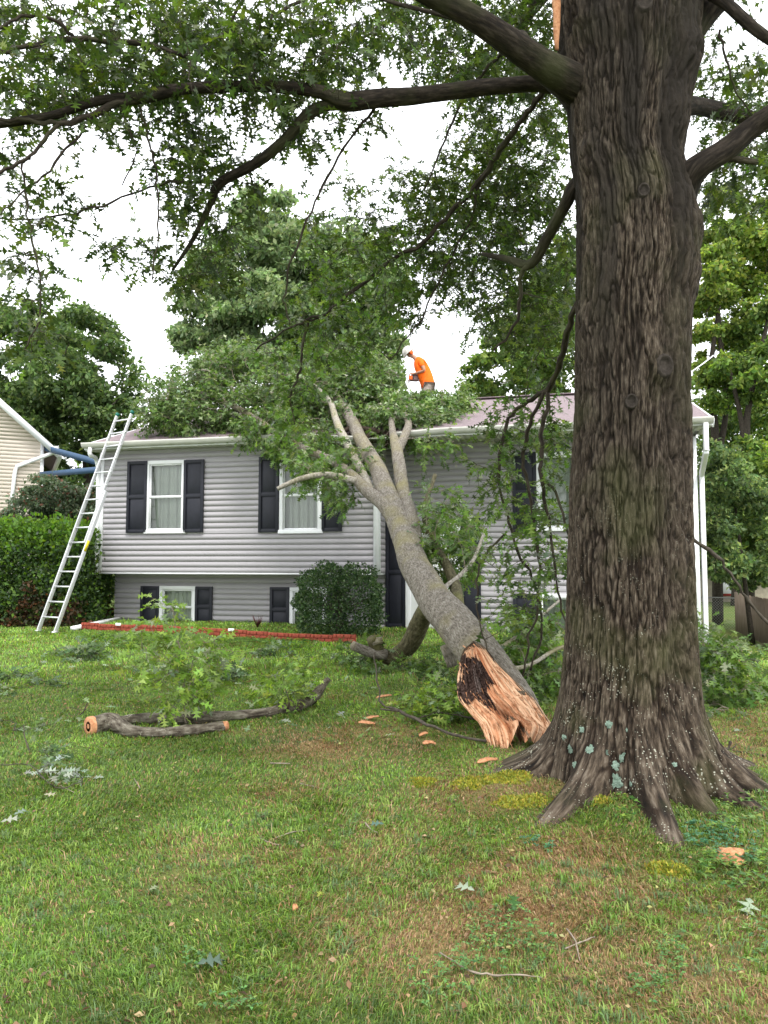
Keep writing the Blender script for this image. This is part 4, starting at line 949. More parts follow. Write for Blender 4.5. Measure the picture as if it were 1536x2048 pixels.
LIMBS = [
 [(1240, 245, 5.75, 130), (1190, 205, 5.45, 104), (1140, 166, 5.16, 80), (1080, 125, 4.95, 62), (1000, 70, 4.8, 54), (920, 20, 4.7, 48), (830, -25, 4.6, 40), (700, -100, 4.5, 34), (560, -180, 4.4, 24)],
 [(1160, 165, 5.35, 34), (1110, 170, 5.35, 31), (1050, 168, 5.35, 31), (950, 177, 5.3, 33), (850, 190, 5.3, 33), (760, 197, 5.25, 36), (690, 203, 5.2, 37), (640, 184, 5.15, 26), (560, 173, 5.1, 24), (440, 173, 5.05, 22), (350, 180, 5, 22), (280, 195, 4.95, 25), (200, 201, 4.9, 18), (100, 232, 4.85, 17), (0, 248, 4.8, 16), (-120, 262, 4.7, 13)],
 [(690, 205, 5.2, 26), (650, 212, 5.22, 24), (615, 230, 5.25, 24), (565, 285, 5.3, 22), (505, 330, 5.4, 20), (440, 366, 5.5, 19), (420, 410, 5.6, 13), (385, 480, 5.7, 9), (345, 540, 5.8, 5)],
 [(290, 196, 4.95, 16), (235, 207, 4.9, 16), (150, 243, 4.85, 14), (90, 246, 4.8, 10), (0, 240, 4.7, 8), (-80, 250, 4.6, 6)],
 [(130, 240, 4.85, 9), (95, 270, 4.8, 9), (60, 312, 4.75, 8), (0, 345, 4.7, 8), (-60, 370, 4.65, 6)],
 [(560, -180, 4.6, 10), (520, -60, 5, 8), (450, 60, 5.2, 7), (400, 112, 5.2, 8), (345, 104, 5.1, 9), (290, 90, 5.1, 11), (170, 79, 5, 12), (75, 85, 4.9, 11), (0, 106, 4.8, 10), (-60, 120, 4.7, 7)],
 [(150, 78, 5, 9), (110, 42, 4.9, 8), (50, 32, 4.8, 8), (0, 55, 4.7, 7), (-50, 90, 4.7, 5)],
 [(1000, 70, 4.8, 9), (700, -20, 5.1, 8), (560, 20, 5.2, 7), (525, 90, 5.2, 6), (500, 160, 5.2, 4)],
 [(445, 365, 5.5, 9), (340, 364, 5.45, 6), (240, 395, 5.3, 5), (150, 428, 5.2, 5), (60, 436, 5.1, 4), (-30, 438, 5., 3)],
 [(275, 200, 4.95, 6), (292, 260, 5, 5), (306, 320, 5.05, 5), (315, 370, 5.1, 4.5), (317, 450, 5.15, 4), (305, 560, 5.2, 3)],
 [(240, 215, 4.9, 5), (262, 270, 5, 4), (272, 310, 5, 3.5), (245, 370, 5.05, 3)],
 [(60, 312, 4.75, 6), (45, 330, 4.8, 5), (52, 400, 4.8, 5), (62, 470, 4.85, 5), (82, 570, 4.9, 4.5), (78, 640, 4.9, 4), (50, 700, 4.9, 3)],
 [(170, 250, 4.9, 6), (110, 330, 4.85, 6), (50, 380, 4.8, 4), (0, 430, 4.75, 3)],
 [(1185, 350, 5.35, 36), (1150, 372, 5.35, 30), (1130, 410, 5.45, 26), (1095, 475, 5.7, 22), (1062, 528, 5.9, 19), (1015, 518, 6.1, 14), (965, 508, 6.3, 8)],
 [(1062, 528, 5.9, 14), (1040, 560, 6, 10), (1035, 640, 6.1, 7), (990, 700, 6.3, 5)],
 [(1170, 120, 5.5, 16), (1110, 160, 6, 14), (1070, 205, 6.3, 14), (1045, 240, 6.5, 13), (1000, 300, 6.8, 14), (960, 365, 7., 12), (900, 425, 7.1, 10), (840, 490, 7.2, 9), (790, 515, 7.3, 9), (700, 590, 7.4, 8), (640, 632, 7.5, 7), (580, 655, 7.6, 5), (510, 700, 7.7, 4)],
 [(640, 632, 7.5, 5), (612, 655, 7.55, 6), (600, 740, 7.55, 6), (582, 790, 7.6, 5), (590, 850, 7.6, 3)],
 [(760, 203, 5.3, 6), (715, 260, 5.4, 6), (655, 355, 5.5, 6), (615, 440, 5.6, 5), (580, 530, 5.7, 5), (570, 600, 5.8, 4), (580, 650, 5.8, 3)],
 [(960, 365, 7., 8), (940, 440, 7.1, 5), (880, 560, 7.3, 4), (840, 640, 7.4, 4), (780, 720, 7.5, 3)],
 [(1080, 125, 4.95, 12), (1040, 60, 5.6, 9), (990, 120, 6.2, 8), (930, 190, 6.6, 6), (890, 280, 6.8, 5), (850, 380, 7, 4)],
 [(1180, 585, 5.45, 24), (1158, 600, 5.5, 20), (1138, 655, 5.7, 18), (1120, 720, 6.0, 17), (1095, 778, 6.4, 15), (1045, 808, 6.8, 11), (1012, 850, 7.0, 10), (998, 930, 7.1, 9), (1008, 1010, 7.2, 8), (1035, 1100, 7.2, 8), (1070, 1170, 7.2, 7), (1085, 1260, 7.2, 6), (1060, 1340, 7.2, 5)],
 [(1100, 770, 6.4, 12), (1060, 850, 6.6, 11), (1046, 920, 6.8, 10), (1060, 1000, 6.9, 9), (1075, 1090, 7, 8), (1078, 1200, 7, 7), (1055, 1290, 7, 6), (1040, 1370, 7.1, 4)],
 [(1095, 778, 6.4, 12), (1085, 870, 6.5, 12), (1083, 960, 6.5, 11), (1100, 1060, 6.6, 8), (1118, 1180, 6.6, 6), (1140, 1290, 6.6, 4)],
 [(1083, 960, 6.5, 9), (1110, 985, 6.4, 8), (1135, 1060, 6.3, 7), (1150, 1130, 6.3, 4)],
 [(1008, 1070, 7.2, 6), (960, 1130, 7.1, 6), (955, 1220, 7.0, 5), (975, 1300, 6.9, 4), (1000, 1340, 6.8, 3)],
 [(1310, 470, 5.35, 130), (1345, 400, 5.2, 96), (1372, 360, 5.08, 66), (1400, 332, 5.0, 50), (1450, 302, 4.95, 46), (1500, 260, 4.9, 44), (1560, 218, 4.8, 40), (1680, 150, 4.7, 32), (1800, 120, 4.6, 20)],
 [(1440, 315, 4.95, 20), (1470, 318, 4.95, 16), (1512, 325, 4.95, 13)],
 [(1330, 210, 5.4, 46), (1375, 212, 5.6, 38), (1420, 217, 5.8, 34), (1480, 232, 6, 32), (1540, 248, 6.1, 30), (1700, 280, 6.3, 22)],
 [(1330, 110, 5.2, 90), (1385, 60, 5.15, 56), (1420, 20, 5.1, 48), (1480, -40, 5, 40), (1560, -120, 4.9, 30)],
 [(1400, -30, 5, 30), (1450, 5, 4.9, 24), (1500, 50, 4.85, 22), (1560, 90, 4.8, 20), (1680, 130, 4.7, 14)],
 [(1440, 60, 5, 6), (1452, 120, 5, 5), (1470, 180, 5.05, 4), (1510, 240, 5.1, 3)],
]
lines = [trace(l) for l in LIMBS]
for i_, (p_, r_) in enumerate(lines):
    if r_.max() < .045:      # thin drooping branches: crooked and lean
        q4 = catmull(np.column_stack([p_, r_*(.72 if p_[-1][2] < 2.4 else .9)]), 5); L_ = np.linalg.norm(p_[-1]-p_[0])/len(q4)
        jt = rng.standard_normal((len(q4), 3))*min(.028, .13*L_); jt[0] = 0; q4[:, :3] += jt; lines[i_] = (q4[:, :3], q4[:, 3]*(1+.12*rng.standard_normal(len(q4)).clip(-1, 1)))
for pts_, rad_ in lines:
    mb = MB(); big = rad_.max() > .035
    mb.tube(pts_, rad_, 28 if big else 10, .04 if big else .07, noise=.10, rough=.012 if big else 0); mb.build('limb', M_LIMB, oak, smooth=True, bark=True)
# overhead limbs above the picture that carry the rest of the crown
HI = []
for k in range(9):
    az = k/9*6.28+.3; a0 = np.array([TX, TY, 5.8+.25*k]); L_ = 3.0+rng.random()*1.2
    HI.append((np.array([a0, a0+np.array([math.cos(az), math.sin(az), .45])*L_*.5, a0+np.array([math.cos(az), math.sin(az), .35])*L_]), np.array([.11, .07, .02])))
for p_, r_ in HI:
    mb = MB(); mb.tube(p_, r_, 12, .2, noise=.1); mb.build('limb', M_LIMB, oak, smooth=True, bark=True)
OB = [  # leaf masses of the oak: px, py, rx, ry, near, far, clusters
 (90, 60, 120, 90, 4.6, 6.2, 30), (60, 150, 80, 70, 4.6, 6, 18), (190, 130, 90, 80, 4.7, 6.2, 34), (300, 60, 120, 80, 4.7, 6.4, 40), (290, 150, 90, 60, 4.8, 6, 26),
 (420, 110, 120, 80, 4.8, 6.4, 52), (440, 40, 110, 60, 4.8, 6.6, 30), (560, 70, 120, 80, 4.8, 6.6, 50), (560, 150, 80, 40, 5, 6.2, 20), (690, 60, 90, 80, 5, 6.8, 34), (650, 140, 60, 50, 5, 6.4, 14),
 (150, 190, 110, 40, 4.7, 5.6, 18), (30, 210, 50, 50, 4.6, 5.4, 8), (20, 330, 35, 40, 4.6, 5.2, 5), (60, 20, 60, 30, 4.7, 6, 8),
 (120, 420, 60, 35, 4.9, 5.4, 11), (40, 420, 35, 35, 4.7, 5.2, 5), (50, 500, 40, 40, 4.8, 5.2, 6), (60, 590, 30, 35, 4.8, 5.2, 4), (60, 690, 45, 35, 4.8, 5.2, 8),
 (220, 270, 60, 40, 4.8, 5.4, 8), (400, 210, 60, 30, 5, 5.8, 8), (530, 220, 50, 40, 5, 5.8, 11), (600, 190, 40, 30, 5, 5.6, 5), (370, 300, 55, 45, 5.1, 5.8, 13), (440, 330, 60, 35, 5.3, 6, 12), (350, 260, 40, 40, 5, 5.6, 7), (340, 350, 50, 30, 5.2, 5.8, 8),
 (620, 270, 50, 30, 5.3, 5.9, 9), (735, 215, 50, 30, 5.3, 6, 7), (500, 370, 40, 30, 5.4, 6, 6),
 (380, 420, 60, 50, 5.4, 6.2, 17), (440, 470, 55, 50, 5.5, 6.3, 16), (360, 520, 50, 45, 5.5, 6.3, 14), (260, 495, 45, 25, 5.3, 5.9, 8), (430, 540, 40, 40, 5.6, 6.4, 9),
 (690, 400, 50, 30, 7, 8.5, 8), (660, 480, 60, 60, 7, 8.6, 22), (720, 560, 90, 60, 7, 8.8, 34), (640, 590, 60, 50, 7, 8.6, 18), (560, 680, 60, 40, 7.3, 8.6, 14), (680, 670, 90, 50, 7.2, 9, 32), (750, 470, 50, 50, 7, 9, 16),
 (610, 820, 50, 60, 7.2, 8.2, 16), (590, 750, 50, 50, 7.2, 8.2, 14),
 (790, 40, 60, 50, 5.5, 8, 14), (850, 50, 70, 70, 6, 9, 24), (880, 130, 50, 40, 6.4, 9, 12), (960, 80, 80, 80, 6, 9.5, 42), (1050, 60, 60, 70, 6, 9.5, 34), (1000, 170, 100, 50, 6.4, 9.5, 36), (1060, 120, 60, 60, 6.4, 9, 22),
 (960, 270, 60, 50, 6.8, 9.5, 26), (1050, 280, 80, 60, 6.6, 9.5, 36), (1110, 230, 30, 50, 6.4, 9, 12), (950, 350, 90, 60, 6.9, 9.6, 44), (860, 400, 70, 50, 7, 9.6, 28), (1040, 370, 80, 60, 6.8, 9.6, 42), (810, 350, 40, 30, 7, 9, 7),
 (940, 460, 110, 60, 7, 9.8, 60), (1060, 470, 80, 60, 6.6, 9.8, 46), (850, 540, 90, 50, 7.2, 9.8, 40), (980, 560, 110, 60, 7, 9.8, 60), (1090, 580, 60, 60, 6.6, 9.6, 32), (820, 470, 60, 50, 7, 9.6, 22), (1020, 640, 80, 40, 7, 9.4, 26), (800, 610, 60, 40, 7.4, 9, 18), (1100, 680, 50, 60, 6.6, 9, 18), (1130, 530, 25, 80, 6, 8, 12),
 (1060, 790, 50, 50, 6.4, 7.6, 14), (1020, 870, 60, 45, 6.6, 7.6, 22), (990, 940, 45, 45, 6.8, 7.6, 14), (1080, 860, 40, 40, 6.2, 7, 12), (1040, 1000, 50, 50, 6.6, 7.6, 14), (1110, 940, 30, 50, 6.2, 7, 8),
 (1090, 1060, 55, 40, 6.2, 7.4, 16), (1040, 1110, 60, 50, 6.6, 7.4, 16), (1110, 1150, 30, 40, 6.3, 7, 9), (1060, 1200, 60, 45, 6.7, 7.6, 14), (1010, 1240, 40, 30, 6.8, 7.4, 6),
 (1440, 175, 40, 60, 5, 8, 14), (1500, 190, 40, 50, 5, 8, 12), (1470, 270, 60, 40, 5.4, 8.4, 16), (1500, 330, 50, 40, 5.4, 8.4, 16), (1430, 350, 35, 40, 6, 8.4, 10), (1530, 260, 40, 80, 5, 7, 16), (1420, 120, 30, 50, 6, 8, 10), (1490, 400, 50, 30, 6, 8, 10), (1520, 130, 30, 30, 5, 6, 5), (1440, 420, 30, 20, 6, 8, 6)]
cl_pts = blob_points([b_[:6]+(b_[6]*(1.55 if b_[0] > 780 and b_[1] < 720 and b_[0] < 1200 else (.95 if b_[1] > 780 and b_[0] > 940 else 1.0)),) for b_ in OB])
# crown above the picture
hp = []
for k in range(620):
    th_ = rng.random()*6.28; r_ = math.sqrt(rng.random())*5.0; hp.append((TX+r_*math.cos(th_), TY+r_*math.sin(th_)+.5, 6.6+rng.random()*3.0+.35*(5-r_)*.3))
hp = np.array(hp)
vy = (hp[:, 2]-1.6)/np.maximum(hp[:, 1], .1); hp = hp[(vy > .80) | (hp[:, 1] < .5)]
print('clusters', len(cl_pts), len(hp))
tw = MB(); nod = nodes_of([(p, r) for p, r in lines])
ends = grow(cl_pts, nod, tw, r0=.0028, maxr=.010, wig=.14)
ends2 = grow(hp, nodes_of(HI), tw, r0=.004, maxr=.014)
pos, dv, up, sz = twig_sprays(ends, tw, 3, .21, .098, 4)
tw.build('twigs', M_TWIG, oak, smooth=True)
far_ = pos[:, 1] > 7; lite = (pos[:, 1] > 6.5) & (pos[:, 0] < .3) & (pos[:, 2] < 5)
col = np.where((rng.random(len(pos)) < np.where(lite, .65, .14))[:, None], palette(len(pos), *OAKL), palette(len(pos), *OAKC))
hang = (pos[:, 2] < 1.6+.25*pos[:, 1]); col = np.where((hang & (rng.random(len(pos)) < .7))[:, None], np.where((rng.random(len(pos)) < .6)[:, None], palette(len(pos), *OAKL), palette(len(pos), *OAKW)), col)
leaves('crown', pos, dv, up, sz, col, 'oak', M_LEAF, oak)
pos, dv, up, sz = leaf_sprays(ends2, 34, .30, .15)
leaves('upper_crown', pos, dv, up, sz, palette(len(pos), *OAKC), 'small', M_LEAF, oak)
# torn strip of wood high on the stem, old pruning scars
mb = MB(); a_ = [P(1112, -20, 5.0), P(1113, 40, 5.0), P(1114, 100, 5.02)]; mb.tube(np.array(a_), [.028, .026, .012], 8, .05, noise=.3); mb.build('torn_wood', M_CHIP, oak)
M_SCAR = mat('scar_wood', (.018, .015, .012), .9, .1, col2=(.06, .05, .042), vscale=25, bump=.6)
zsT, cxT, rdT = TR
for cxp, cyp, rr_ in ((1242, 105, .048), (1249, 437, .034), (1374, 476, .04), (1287, 760, .055), (1229, 826, .036), (1372, 590, .045)):
    q = P(cxp, cyp, TY); zq = q[2]; c_x = np.interp(zq, zsT, cxT); r_x = np.interp(zq, zsT, rdT); ux = max(-.93, min(.93, (q[0]-c_x)/r_x))
    aq = -math.acos(ux); dn = np.array([math.cos(aq), math.sin(aq), 0]); cc = np.array([c_x, TY, zq])+dn*(r_x+.012); uu = np.cross(Z, dn)
    mb = MB(); n = 20; th = np.arange(n)/n*6.283
    ring = lambda r_, d_: np.array([cc+dn*d_+uu*r_*math.cos(t)*.85+Z*r_*math.sin(t)*1.1 for t in th])
    V = np.vstack([ring(rr_*1.5, -.03), ring(rr_*1.25, .016), ring(rr_, .02), ring(rr_*.85, .004), [cc+dn*.002]])
    Q_ = [[k*n+i, k*n+(i+1) % n, (k+1)*n+(i+1) % n, (k+1)*n+i] for k in range(3) for i in range(n)]
    mb.add(V, Q_, [[3*n+i, 3*n+(i+1) % n, 4*n] for i in range(n)]); mb.build('branch_scar', M_SCAR, oak, smooth=True)
# lichen rosettes
M_LICH = mat('lichen', (.09, .14, .10), .95, .1, col2=(.26, .34, .28), vscale=45, bump=.8, bscale=120)
from mathutils.bvhtree import BVHTree
me_ = tr_.data; nv = len(me_.vertices); vv = np.zeros(nv*3); me_.vertices.foreach_get('co', vv); vv = vv.reshape(-1, 3)
qq = np.zeros(len(me_.polygons)*4, int); me_.loops.foreach_get('vertex_index', qq); BV = BVHTree.FromPolygons([Vector(v) for v in vv[:560*330]], [tuple(q) for q in qq.reshape(-1, 4)[:560*328]])
for px, py, s_ in ((1180, 1500, 9), (1165, 1460, 6), (1218, 1449, 7), (1232, 1562, 13), (1231, 1532, 8), (1243, 1515, 9), (1140, 1497, 8), (1150, 1530, 6), (1215, 1505, 5), (1350, 1530, 5), (1252, 1460, 4), (1262, 1568, 5), (1128, 1475, 5)):
    d_ = ray(px, py); hit = BV.ray_cast(Vector(EYE), Vector(d_).normalized())
    if hit[0] is None: continue
    c_, n_ = np.array(hit[0]), np.array(hit[1]); 
    if np.dot(n_, d_) > 0: n_ = -n_
    u_ = unit(np.cross(n_, Z)); v_ = np.cross(n_, u_); mb = MB(); r0_ = s_*c_[1]/F; K = 26
    V = [c_+n_*.012]
    for i in range(K):
        th_ = i/K*6.283; rr_ = r0_*(.7+.5*random.random()); q_ = c_+(u_*math.cos(th_)+v_*math.sin(th_)*1.1)*rr_
        h2 = BV.ray_cast(Vector(q_+n_*.08), Vector(-n_)); hq = np.array(h2[0]) if h2[0] is not None else q_; V.append((hq if np.linalg.norm(hq-q_) < .016 else q_)+n_*.006)
    mb.add(V, None, [[0, 1+i, 1+(i+1) % K] for i in range(K)]); mb.build('lichen_patch', M_LICH, oak)

# ================================================================== THE FALLEN STEM
fal = empty('fallen_tree', P(1040, 1470, 6.2), 'fallen grey oak leaning on the roof, torn orange base beside the big trunk', 'tree')
FT = [(1068, 1440, 6.60, 40), (1045, 1410, 6.72, 64), (1003, 1362, 7.02, 84), (955, 1300, 7.5, 84), (903, 1240, 8.1, 77), (860, 1185, 8.9, 64), (826, 1122, 9.8, 60), (806, 1062, 10.7, 53), (778, 1000, 11.6, 43), (756, 940, 12.7, 34), (722, 880, 14.1, 28), (695, 828, 15.4, 24), (660, 786, 16.5, 19), (630, 762, 17.3, 12), (560, 740, 18, 8), (500, 730, 18.4, 5)]
FB = [FT,
 [(806, 1066, 10.7, 34), (770, 1012, 11.3, 30), (738, 985, 11.9, 26), (705, 952, 12.6, 21), (660, 920, 13.3, 17), (600, 893, 14, 16), (555, 868, 14.6, 14), (500, 830, 15.4, 12), (440, 800, 16.2, 12), (380, 780, 17, 8)],
 [(745, 988, 12, 18), (722, 940, 12.8, 17), (698, 895, 13.7, 17), (674, 845, 14.6, 15), (657, 800, 15.4, 11), (610, 760, 16.2, 8), (540, 740, 17, 4)],
 [(832, 1100, 10.2, 36), (820, 1030, 11, 30), (806, 985, 11.8, 27), (799, 935, 12.6, 25), (793, 895, 13.3, 22), (785, 862, 14, 14), (782, 838, 14.6, 11), (776, 818, 15.2, 6)],
 [(795, 905, 13.2, 19), (811, 868, 13.8, 17), (817, 847, 14.3, 14), (810, 828, 14.8, 11), (812, 812, 15.3, 6)],
 [(655, 780, 16.6, 20), (648, 778, 16.6, 22), (600, 790, 17, 12), (540, 810, 17.2, 9)],
 [(912, 1240, 8.4, 34), (912, 1180, 9.2, 24), (893, 1130, 9.9, 20), (868, 1090, 10.6, 20), (850, 1020, 11.4, 12), (870, 950, 12.2, 8)],
 [(720, 965, 12.3, 16), (660, 950, 12.4, 14), (610, 955, 12.4, 12), (575, 968, 12.4, 10), (555, 978, 12.4, 9)],
 [(500, 810, 16.6, 14), (475, 795, 16.6, 15), (455, 790, 16.6, 9), (400, 800, 16.4, 7), (340, 790, 16.4, 5)], [(475, 795, 16.6, 9), (450, 760, 16.9, 6), (400, 740, 17.1, 5), (340, 760, 17.2, 3)],
 [(662, 786, 16.5, 14), (700, 760, 17.0, 9), (740, 740, 17.8, 6), (770, 790, 17.5, 4)], [(600, 745, 18, 8), (500, 720, 18.4, 6), (400, 740, 18.2, 4), (330, 790, 17.6, 3)],
 [(700, 830, 15.4, 14), (620, 810, 15.8, 9), (560, 790, 16.2, 6), (480, 770, 16.8, 5)],
 [(870, 1190, 9., 10), (940, 1130, 9.6, 8), (970, 1060, 10, 5)],
 [(965, 1310, 7.5, 14), (1010, 1290, 7.9, 9), (1060, 1250, 8.4, 7), (1120, 1200, 8.8, 5)],
 [(1000, 1340, 7.1, 12), (1060, 1330, 7.6, 8), (1140, 1290, 8, 8), (1300, 1290, 8.2, 8), (1400, 1330, 8.0, 7), (1440, 1375, 7.9, 5), (1500, 1430, 7.8, 3)],
 [(1380, 1320, 8.0, 6), (1400, 1380, 7.8, 6), (1420, 1440, 7.6, 4)]]
fl = [trace(l) for l in FB]
for k, (p_, r_) in enumerate(fl):
    big = r_.max() > .08; mb = MB(); mb.tube(p_, r_, 64 if k == 0 else (28 if big else 9), .03 if k == 0 else (.06 if big else .12), noise=.07, rough=.012 if big else 0)
    mb.build('trunk' if k == 0 else 'limb', M_FALL if k not in (6,) else M_MOSSY, fal, smooth=True, bark=True)
mb = MB(); p_, r_ = trace([(872, 1190, 9.1, 34), (845, 1235, 9.7, 36), (828, 1272, 10., 37), (808, 1300, 10.2, 34), (780, 1316, 10.2, 30), (757, 1303, 10.1, 26), (742, 1276, 10., 20)]); mb.tube(p_, r_, 28, .05, noise=.12, rough=.02)
mb.build('propping_limb', M_MOSSY, fal, smooth=True, bark=True)
for l_ in ([(770, 1310, 10.1, 26), (735, 1303, 10, 20), (705, 1290, 9.9, 18)], [(892, 1290, 8.3, 26), (900, 1315, 8.3, 24), (905, 1332, 8.3, 22)], [(745, 1285, 10, 16), (765, 1280, 10, 14)]):
    mb = MB(); p_, r_ = trace(l_); mb.tube(p_, r_, 16, .05, noise=.15, rough=.01); mb.build('broken_limb', M_FALL, fal, smooth=True, bark=True)
# torn base
LE = [(950, 1292), (926, 1306), (918, 1335), (914, 1365), (917, 1398), (938, 1425), (958, 1447), (972, 1472), (985, 1500)]
RE = [(952, 1291), (975, 1303), (1000, 1332), (1025, 1355), (1050, 1380), (1074, 1405), (1092, 1432), (1104, 1450), (1088, 1482)]
nu, nv_ = 150, 110
le = catmull(np.array(LE, float), 20); re = catmull(np.array(RE, float), 20)
def samp(c, t): k = t*(len(c)-1); i = np.minimum(k.astype(int), len(c)-2); f = (k-i)[:, None]; return c[i]*(1-f)+c[i+1]*f
uu_ = np.linspace(0, 1, nu); A, B_ = samp(le, uu_), samp(re, uu_); vv_ = np.linspace(0, 1, nv_)
UU, VV = np.meshgrid(uu_, vv_, indexing='ij')
pxy = A[:, None]*(1-vv_[None, :, None])+B_[:, None]*vv_[None, :, None]
# ragged lower end
rag = 16*(vn(VV*14, 0*VV, 0*VV+2)-.5)+10*(vn(VV*40, 0*VV, 0*VV+6)-.5)+22*np.exp(-((VV-.12)/.1)**2)-34*np.exp(-((VV-.42)/.10)**2)-12*np.exp(-((VV-.7)/.1)**2)
edge = sstep(UU, .72, 1); pxy = pxy+np.stack([-.2*rag*edge, rag*edge], -1)
fib = fbm(VV*26, UU*1.6, 0*UU, 4); fib2 = fbm(VV*70, UU*3, 0*UU+7, 3)
split = np.exp(-((VV-(.30+.22*UU))/.06)**2)*sstep(UU, .55, .85)
Yd = 7.12-1.02*UU**.85-.13*np.sin(np.pi*VV)*np.sqrt(np.clip(UU*4, 0, 1))+.09*np.exp(-((VV-.45)/.12)**2)*sstep(UU, .2, .5)+.06*(fib-.5)+.03*(fib2-.5)+.20*split+.05*np.exp(-((2*fbm(VV*34, UU*1.3, 0*UU+3, 3)-1)/.05)**2)
step_ = (VV > .62+.1*np.sin(UU*9)) & (UU > .55); Yd = Yd-.03*step_
V = np.zeros((nu, nv_, 3))
for i in range(nu):
    for j in range(nv_): V[i, j] = P(pxy[i, j, 0], pxy[i, j, 1], Yd[i, j])
back = V.copy(); back[..., 1] += .20*np.sin(np.pi*np.clip(VV, .02, .98))+.02; back[..., 2] += .03
cen = V.mean(axis=1, keepdims=True); back = cen+(back-cen)*np.array([.9, 1, .95])
VA = np.vstack([V.reshape(-1, 3), back.reshape(-1, 3)]); nn_ = nu*nv_
i = np.arange(nu-1)[:, None]*nv_; j = np.arange(nv_-1)[None]; q = np.stack([i+j, i+nv_+j, i+nv_+j+1, i+j+1], -1).reshape(-1, 4)
Qs = [q, q[:, ::-1]+nn_]
bi = np.concatenate([np.arange(nv_), (np.arange(1, nu)*nv_+nv_-1), (nn_-1-np.arange(1, nv_)), (np.arange(nu-2, 0, -1)*nv_)]); b2 = np.roll(bi, -1)
Qs.append(np.stack([bi, b2, b2+nn_, bi+nn_], -1))
pu, pv = pxy[..., 0], pxy[..., 1]
nz = 26*(fbm(pu*.05, pv*.05, 0*pu, 3)-.5)*2+34*(fib2-.5)
poly = [(925, 1318), (958, 1316), (978, 1350), (975, 1385), (998, 1425), (978, 1415), (958, 1400), (914, 1394), (908, 1350)]
def inside(x, y, pl):
    r = np.zeros(x.shape, bool); n = len(pl)
    for k in range(n):
        (x1_, y1_), (x2_, y2_) = pl[k], pl[(k+1) % n]; cnd = ((y1_ > y) != (y2_ > y)) & (x < (x2_-x1_)*(y-y1_)/(y2_-y1_+1e-9)+x1_); r ^= cnd
    return r
darkm = inside(pu+nz*.6, pv+nz, poly)
lightv = np.array([.74, .47, .29]); orange = np.array([.50, .20, .09]); brn = np.array([.20, .10, .055]); dkc = np.array([.05, .03, .024])
mixf = np.clip(.36+2.0*(fib-.5)+.9*(fib2-.5)+.5*np.exp(-((VV-.55)/.16)**2)-.25*(VV > .72), 0, 1)[..., None]
colr = lightv*(1-mixf)+orange*mixf
bmk = np.clip(split*1.3+sstep(UU, .82, 1)*.45*(fib2 > .55)+.6*(fib < .26), 0, 1)[..., None]; colr = colr*(1-bmk)+brn*bmk
dvar = (.6+1.5*fib2)[..., None]*dkc; streak = (inside(pu, pv, [(945, 1320), (960, 1325), (968, 1380), (950, 1390)]) & (fib2 > .5))[..., None]
dvar = np.where(streak, np.array([.22, .17, .15])*.8, dvar); colr = np.where(darkm[..., None], dvar, colr)*(.85+.3*rng.random((nu, nv_, 1)))
VA[:nn_][darkm.ravel(), 1] += .015*rng.standard_normal(darkm.sum())
cA = np.vstack([colr.reshape(-1, 3), np.tile([.12, .09, .06], (nn_, 1))])
mw = bpy.data.materials.new('torn_wood'); mw.use_nodes = True; t = mw.node_tree; b = t.nodes['Principled BSDF']; b.inputs['Roughness'].default_value = .8; b.inputs['Specular IOR Level'].default_value = .15
at = t.nodes.new('ShaderNodeAttribute'); at.attribute_name = 'Col'; t.links.new(at.outputs['Color'], b.inputs['Base Color'])
o = mesh_np('torn_base', VA, None, np.vstack(Qs), mw, None, False, cA); par(o, fal); o['label'] = 'freshly torn orange wood with a dark brown rotten streak'
mb = MB()     # splinters
for k in range(260):
    u_ = random.uniform(.55, 1) if k % 3 else random.uniform(0, 1); v_ = random.random(); q_ = V[int(u_*(nu-1)), int(v_*(nv_-1))]; L_ = random.uniform(.04, .14)
    d_ = unit(P(1100, 1470, 6.0)-P(1000, 1340, 6.8)); d_ = d_+rng.standard_normal(3)*.16; mb.tube(np.array([q_-d_*L_*.5, q_+d_*L_*.5]), [.007, .001], 4)
mb.build('frayed_edge', M_CHIP, fal)['kind'] = 'stuff'
# crown crushed on the roof
FBL = [(795, 828, 45, 18, 14.4, 15.4, 26), (700, 728, 60, 22, 17, 19, 26), (770, 768, 40, 28, 16.4, 18, 34), (650, 790, 50, 35, 15.6, 17, 30), (610, 800, 40, 40, 15, 16, 24), (330, 800, 50, 35, 15.6, 17.5, 34), (400, 770, 70, 45, 16, 18, 60), (390, 830, 70, 25, 15.4, 16.4, 34), (480, 750, 80, 50, 16.4, 18.6, 70), (480, 820, 70, 35, 15.2, 16.8, 46), (560, 735, 80, 45, 16.6, 18.8, 64), (560, 800, 70, 50, 15.4, 17, 60),
 (650, 740, 80, 45, 17, 19, 60), (640, 830, 60, 40, 14.8, 16.2, 30), (735, 755, 60, 45, 16.6, 18.8, 70), (740, 805, 60, 35, 15.8, 17.4, 36), (855, 798, 45, 10, 16.4, 17.8, 34), (905, 808, 25, 12, 16, 17, 8), (820, 822, 60, 25, 15.4, 16.8, 52), (870, 825, 45, 25, 15.4, 17, 36), (850, 850, 50, 30, 14.6, 15.6, 24), (790, 840, 50, 40, 14.8, 16, 26), (700, 770, 60, 40, 16, 18, 34),
 (610, 720, 60, 25, 17.5, 19, 22), (480, 715, 60, 20, 17.5, 19, 16), (900, 800, 30, 25, 15.6, 17, 12), (310, 840, 25, 20, 15.4, 16.4, 8), (430, 720, 50, 20, 17, 18.5, 12)]
